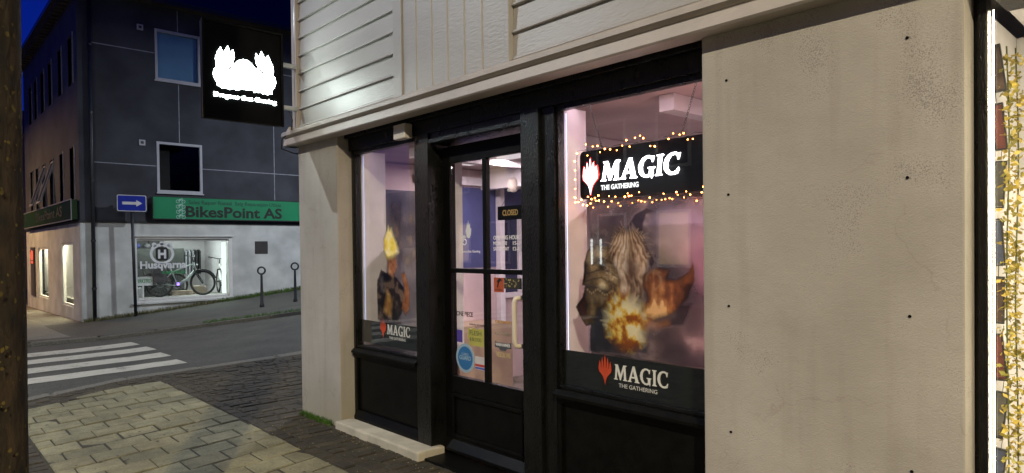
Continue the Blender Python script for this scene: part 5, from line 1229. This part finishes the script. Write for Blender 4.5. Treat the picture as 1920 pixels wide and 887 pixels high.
MB().box((BX-.16, 19.62, 2.36), (BX-.031, 28.2, 2.86)).build('sign_board', M['darkgreen'], g2, bevel=.004)
b = MB().box((BX-.175, 19.60, 2.345), (BX-.161, 28.22, 2.372)).box((BX-.175, 19.60, 2.848), (BX-.161, 28.22, 2.875)).box((BX-.175, 19.60, 2.3725), (BX-.161, 19.63, 2.8475)); b.build('sign_rim', M['galv'], g2)
mt = Matrix(((0, 0, -1, BX-.162), (-1, 0, 0, 23.2), (0, 1, 0, 2.5), (0, 0, 0, 1)))
text('lettering', 'BikesPoint AS', mt, .26, M['signtext'], g2, .0015, width=4.5, bold=.004)
rs = empty('neon_sign', (3.3, 27.3, .1), 'tall dark board with a glowing red mark by the far side window', 'sign')
MB().box((BX-.05, 26.98, .1), (BX-.002, 27.72, 1.72)).build('board', M['interior_dark'], rs, bevel=.006)
shape('red_mark', [circ(0, .1, .16, 16), circ(0, .1, .10, 16)], Matrix(((0, 0, -1, BX-.055), (-1, 0, 0, 27.35), (0, 1, 0, 1.35), (0, 0, 0, 1))), emit('neon_red', (1, .05, .02), 4), rs, .004)
shape('red_mark', [[(-.12,-.1),(.12,-.1),(.12,-.16),(-.12,-.16)]], Matrix(((0, 0, -1, BX-.055), (-1, 0, 0, 27.35), (0, 1, 0, 1.35), (0, 0, 0, 1))), emit('neon_red', (1, .05, .02), 4), rs, .004)

# one way sign
ow = empty('one_way_sign', (4.42, 19.1, gz(4.42, 19.1)), 'blue rectangular road sign with white arrow on a thin dark post', 'road sign')
px = 4.43; MB().tube([(px+.02, 19.12, gz(px, 19.1)-.1), (px-.03, 19.12, 3.0)], .038, 12).build('pole', M['iron'], ow, smooth=True)
pm = frame((4.393, 19.06, 2.772), 'north')
shape('sign_plate', [rrect(.72, .46, .05)], pm @ Matrix.Translation((0, 0, -.006)), M['iron'], ow, .006, 'dark rim of the sign plate')
shape('sign_face', [rrect(.67, .415, .04)], pm @ Matrix.Translation((0, 0, .0015)), fl('sign_border_white', (.5, .5, .5, 1)), ow, .001)
shape('sign_face', [rrect(.635, .38, .03)], pm @ Matrix.Translation((0, 0, .004)), M['bluesign'], ow, .001)
shape('arrow', [[(-.22,-.035),(.10,-.035),(.10,-.085),(.235,0),(.10,.085),(.10,.035),(-.22,.035)]], pm @ Matrix.Translation((0, 0, .0065)), fl('sign_border_white', 0), ow, .001)
MB().box((px-.09, 19.075, 2.85), (px+.03, 19.16, 2.88)).box((px-.09, 19.075, 2.64), (px+.03, 19.16, 2.67)).build('clamp', M['galv'], ow)

# ring-headed bollards
def bollard(x, y, label):
    z = gz(x, y)
    r_ = empty('bollard', (x, y, z), label, 'bollard', 'ring headed bollards on the far pavement')
    MB().tube([(x, y, z-.05), (x, y, z+.05), (x, y, z+.09), (x, y, z+.78), (x, y, z+.80)], [.055, .055, .040, .026, .026], 12).build('post', M['iron'], r_, smooth=True)
    d = Vector((.88, -.47, 0)).normalized()
    MB().tube([Vector((x, y, z+.90))+d*.085*math.cos(2*math.pi*i/28)+Vector((0, 0, .085))*math.sin(2*math.pi*i/28) for i in range(28)], .022, 8, closed=True).build('ring', M['iron'], r_, smooth=True)
    return r_
b1 = bollard(6.60, 16.35, 'ring headed iron bollard nearer the bicycle shop window')
b2 = b1.copy(); col.objects.link(b2); nx, ny = 7.42, 16.25
for c_ in list(b1.children):
    k_ = c_.copy(); col.objects.link(k_); k_.parent = b2; k_.matrix_parent_inverse = c_.matrix_parent_inverse.copy()
b2.location = (nx, ny, gz(nx, ny)); b2['label'] = 'ring headed iron bollard farther from the bicycle shop window, next to the white pier'

# ================================================================== VEGETATION, LITTER
def tufts(name, pts, m, hmin, hmax, per, spread):
    b = MB(); q = random.Random(len(pts))
    for (x, y) in pts:
        for k in range(per):
            a = x+q.gauss(0, spread); c = y+q.gauss(0, spread); z = gz(a, c)-.01; h = q.uniform(hmin, hmax); an = q.uniform(0, 6.28); w_ = h*.05+.0012
            lx, ly = q.gauss(0, .4)*h, q.gauss(0, .4)*h; dx, dy = math.cos(an)*w_, math.sin(an)*w_
            b.add([(a-dx, c-dy, z), (a+dx, c+dy, z), (a+dx*.6+lx*.5, c+dy*.6+ly*.5, z+h*.6), (a+lx, c+ly, z+h), (a-dx*.6+lx*.5, c-dy*.6+ly*.5, z+h*.6)], [(0, 1, 2, 3, 4)])
    return b.build(name, m)
q = random.Random(12)
o = tufts('grass', [(2.79-abs(q.gauss(0, .018)), y) for y in lsp(5.42, 5.97, 26)], M['grass'], .015, .06, 26, .012); tagp(o, 'bright green grass growing at the foot of the white pier', 'grass', kind='stuff')
o = tufts('weeds', [(x, BY-.04-abs(q.gauss(0, .09))) for x in lsp(BX, 10, 240)], M['drygrass'], .03, .13, 16, .05); tagp(o, 'dry weeds and moss along the foot of the bicycle shop wall', 'weeds', kind='stuff')
o = tufts('weeds', [(x, BY-.1-abs(q.gauss(0, .12))) for x in lsp(6.6, 10, 110)], M['grass'], .03, .16, 9, .06); tagp(o, 'green weeds at the wall behind the bollards', 'weeds', kind='stuff')
o = tufts('grass', [(x, fk(x)+.16+q.gauss(0, .03)) for x in lsp(4.8, 9.5, 150)], M['grass'], .02, .09, 14, .03); tagp(o, 'green grass growing in the joint behind the far kerb', 'grass', kind='stuff')
# moss in paver joints
o = tufts('moss', [(q.uniform(2.2, 2.8), q.uniform(3.5, 8)) for i in range(260)]+[(q.uniform(.8, 2.3), nk(1.6)-.3+q.gauss(0, .15)) for i in range(60)], M['drygrass'], .004, .012, 8, .01); tagp(o, 'moss and fine weeds between the dark setts', 'moss', kind='stuff')
# flattened gum and dark spots on the slabs
b = MB(); q = random.Random(55)
for i in range(90):
    x, y = q.uniform(.8, 2.25), q.uniform(4, 8.1); s = q.uniform(.006, .018); z = gz(x, y)+.0035
    b.add([(x+s*q.uniform(.7, 1.1)*math.cos(k*math.pi/4), y+s*q.uniform(.7, 1.1)*math.sin(k*math.pi/4), z) for k in range(8)], [tuple(range(8))])
o = b.build('gum_spots', mat('trodden_gum', (.05, .047, .035, 1), .8)); tagp(o, 'dark trodden spots on the pale slabs', 'gum spots', kind='stuff')
# fallen leaves and grit
b = MB(); q = random.Random(77)
for i in range(330):
    x, y = (q.uniform(2.25, 2.78), q.uniform(3.4, 8.4)) if i < 230 else (q.uniform(.9, 6), q.uniform(6, 9.2))
    if i < 60: x = 2.74-abs(q.gauss(0, .05)); y = q.uniform(3.5, 5.2)
    z = gz(x, y)+.003; L = q.uniform(.006, .018); an = q.uniform(0, 6.28); c_, s_ = math.cos(an), math.sin(an)
    b.add([(x, y, z), (x+c_*L*.5-s_*L*.35, y+s_*L*.5+c_*L*.35, z+.003), (x+c_*L, y+s_*L, z+.001), (x+c_*L*.5+s_*L*.35, y+s_*L*.5-c_*L*.35, z+.003)], [(0, 1, 2, 3)])
o = b.build('leaf_litter', mat('dry_leaf_bits', (.34, .27, .10, 1), .8, noise=.4, scale=30)); tagp(o, 'small yellow leaf bits scattered over the dark setts', 'leaf litter', kind='stuff')

# foreground tree at the left edge of the photograph
tr = empty('street_tree', (.10, 2.3, 0), 'dark mossy tree trunk in the foreground at the left edge', 'tree')
def trunk():
    n, seg = 56, 36; V = []; Fc = []; q = random.Random(4)
    ph = [q.uniform(0, 6) for _ in range(6)]
    for i in range(n+1):
        z = -.1+6.3*i/n; r = .168-.006*z+.07*math.exp(-z*5); cx = .10-.006*math.sin(z*1.7); cy = 2.3
        for k in range(seg):
            a = 2*math.pi*k/seg
            rr = r*(1+.02*math.sin(3*a+ph[0]+z*.8)+.015*math.sin(7*a+ph[1]-z*1.9)+.012*math.sin(13*a+z*6+ph[2])+q.uniform(-.008, .008))
            V.append((cx+rr*math.cos(a), cy+rr*math.sin(a), z))
    for i in range(n):
        for k in range(seg): Fc.append((i*seg+k, i*seg+(k+1) % seg, (i+1)*seg+(k+1) % seg, (i+1)*seg+k))
    b = MB(); b.add(V, Fc); return b
tb = trunk(); nb_ = len(tb.f); b = MB(); q = random.Random(8)
for i in range(700):        # lichen patches standing a little off the bark
    z = q.uniform(.1, 3.2); a = q.uniform(-1.9, .7); r = (.168-.006*z)*1.02+.003; s = q.uniform(.002, .009); cx, cy = .10-.006*math.sin(z*1.7), 2.3
    P = []
    for k in range(6):
        t = k*math.pi/3; da = s*q.uniform(.5, 1.1)*math.cos(t)/r; dz = s*q.uniform(.5, 1.1)*math.sin(t); P.append((cx+r*math.cos(a+da), cy+r*math.sin(a+da), z+dz))
    b.add(P, [tuple(range(6))])
tb.add(b.v, b.f); tk = tb.build('trunk', [M['bark'], M['moss']], tr)
for p_ in tk.data.polygons: p_.material_index = 1 if len(p_.vertices) == 6 else 0; p_.use_smooth = True
b = MB(); q = random.Random(14); ends = []
for i in range(9):
    a = i*.72+q.uniform(-.2, .2); z0 = 5.5+.07*i; p = Vector((.10, 2.3, z0)); L = q.uniform(1.2, 1.9); pts = [p]
    d = Vector((math.cos(a), math.sin(a), .9)).normalized()
    for k in range(4): p = p+d*L/4; d = (d+Vector((q.gauss(0, .15), q.gauss(0, .15), .05))).normalized(); pts.append(p); ends.append(p)
    b.tube(pts, .09, 8, r2=.02)
b.build('limbs', M['bark'], tr, smooth=True)
b = MB()
for e in ends:
    for k in range(130):
        p = e+Vector((q.gauss(0, .34), q.gauss(0, .34), q.gauss(.15, .28))); d = Vector((q.gauss(0, 1), q.gauss(0, 1), q.gauss(0, 1))).normalized(); s = d.cross(Vector((q.gauss(0, 1), q.gauss(0, 1), q.gauss(0, 1)))).normalized(); L = q.uniform(.05, .1)
        if p.z < 5.9: continue
        b.add([p, p+d*L*.5+s*L*.3, p+d*L, p+d*L*.5-s*L*.3], [(0, 1, 2, 3)])
b.build('crown', M['leaf'], tr)

# ================================================================== STREET LAMPS AND THE HOUSES BEHIND THE CAMERA
def street_lamp(x, y, h, armx, army, power, color, label, size=.22):
    z0 = gz(x, y)
    r_ = empty('street_lamp', (x, y, z0), label, 'street lamp', 'street lamps')
    MB().tube([(x, y, z0-.1), (x, y, h-.6), (x, y, h-.1), (x+armx*.5, y+army*.5, h+.12), (x+armx, y+army, h+.10)], [.08, .06, .05, .04, .035], 10).build('pole', M['iron'], r_, smooth=True)
    MB().tube([(x+armx*.8, y+army*.8, h+.11), (x+armx*.8, y+army*.8, h+.09), (x+armx, y+army, h+.07)], [.05, .12, .1], 12).build('arm_joint', M['iron'], r_)
    hx, hy = x+armx, y+army
    hd = MB().tube([(hx, hy, h+.14), (hx, hy, h+.06), (hx, hy, h+.02)], [.08, .24, .26], 18).build('lamp_head', M['iron'], r_, smooth=True)
    add_light('lamp_light', 'AREA', (hx, hy, h), power, color, hd, size)
    return r_
street_lamp(-4.9, -6.0, 8.0, .8, .4, P_STREET_NEAR, (1, .84, .55), 'street lamp behind the camera, warm light on pavement and pale wall')
street_lamp(-4.4, 9.6, 7.5, 1.0, 0, P_STREET_SIDE, (.88, .96, 1), 'street lamp with cool light at the far left of the crossing')
street_lamp(-2.4, 27.5, 6.0, 1.2, 0, P_STREET_FAR, (1, .60, .24), 'street lamp with orange light along the far side street wall')

street_lamp(10.5, 12.2, 7.5, 0, 1.0, 1350, (.90, .95, 1), 'street lamp with cool light up the side street, behind the white house')  # added lamp, hidden behind the white house, brightening the bicycle shop front

def house(x0, y0, x1, y1, h, label, m, face):
    r_ = empty('house', ((x0+x1)/2, (y0+y1)/2, 0), label, 'house', 'houses across the street')
    MB().box((x0, y0, -.5), (x1, y1, h)).build('wall', m, r_)
    ym = (y0+y1)/2
    MB().prism([(y0-.4, h), (ym, h+2.6), (y1+.4, h)], 'x', x0-.3, x1+.4).build('roof', M['roof'], r_)
    n = max(2, int((y1-y0)/1.9)); X = x1
    for fz in (1.0, 3.7):
        for i in range(n):
            y = y0+(y1-y0)*(i+.5)/n
            wf = MB().box((X, y-.55, fz-.06), (X+.04, y+.55, fz+1.5)).build('window', M['wframe_b'], r_)
            lit = (i*7+int(fz)) % 5 == 0
            MB().box((X+.041, y-.46, fz+.02), (X+.046, y+.46, fz+1.42)).build('pane', emit('lit_pane', (1, .72, .42), 1.2) if lit else M['opp_dark'], wf)
    return r_
house(-16, 5.0, -9.5, 13.5, 6.0, 'white boarded house across the street, seen reflected in the shop glass', M['opp_white'], 'x')
hs_ = [o_ for o_ in bpy.data.objects if o_.name == 'house'][0]
for yy in (12.75, 13.1):
    MB().box((-9.40, yy, 1.0), (-9.36, yy+.05, 1.75)).build('tube_lamp', emit('tube_white', (.95, 1, .95), 7), hs_)
house(-17, 15.0, -10.2, 24, 6.5, 'grey house farther up across the street', mat('opposite_grey', (.12, .12, .13, 1), .8), 'x')
house(-16, -10, -9.0, 3.2, 6.2, 'pale house across the street opposite the rendered wall', mat('opposite_pale', (.17, .165, .16, 1), .8), 'x')
house(-4, 45, 9, 60, 8, 'distant building closing the side street at the far left', mat('distant_wall', (.25, .2, .16, 1), .8), 'x')
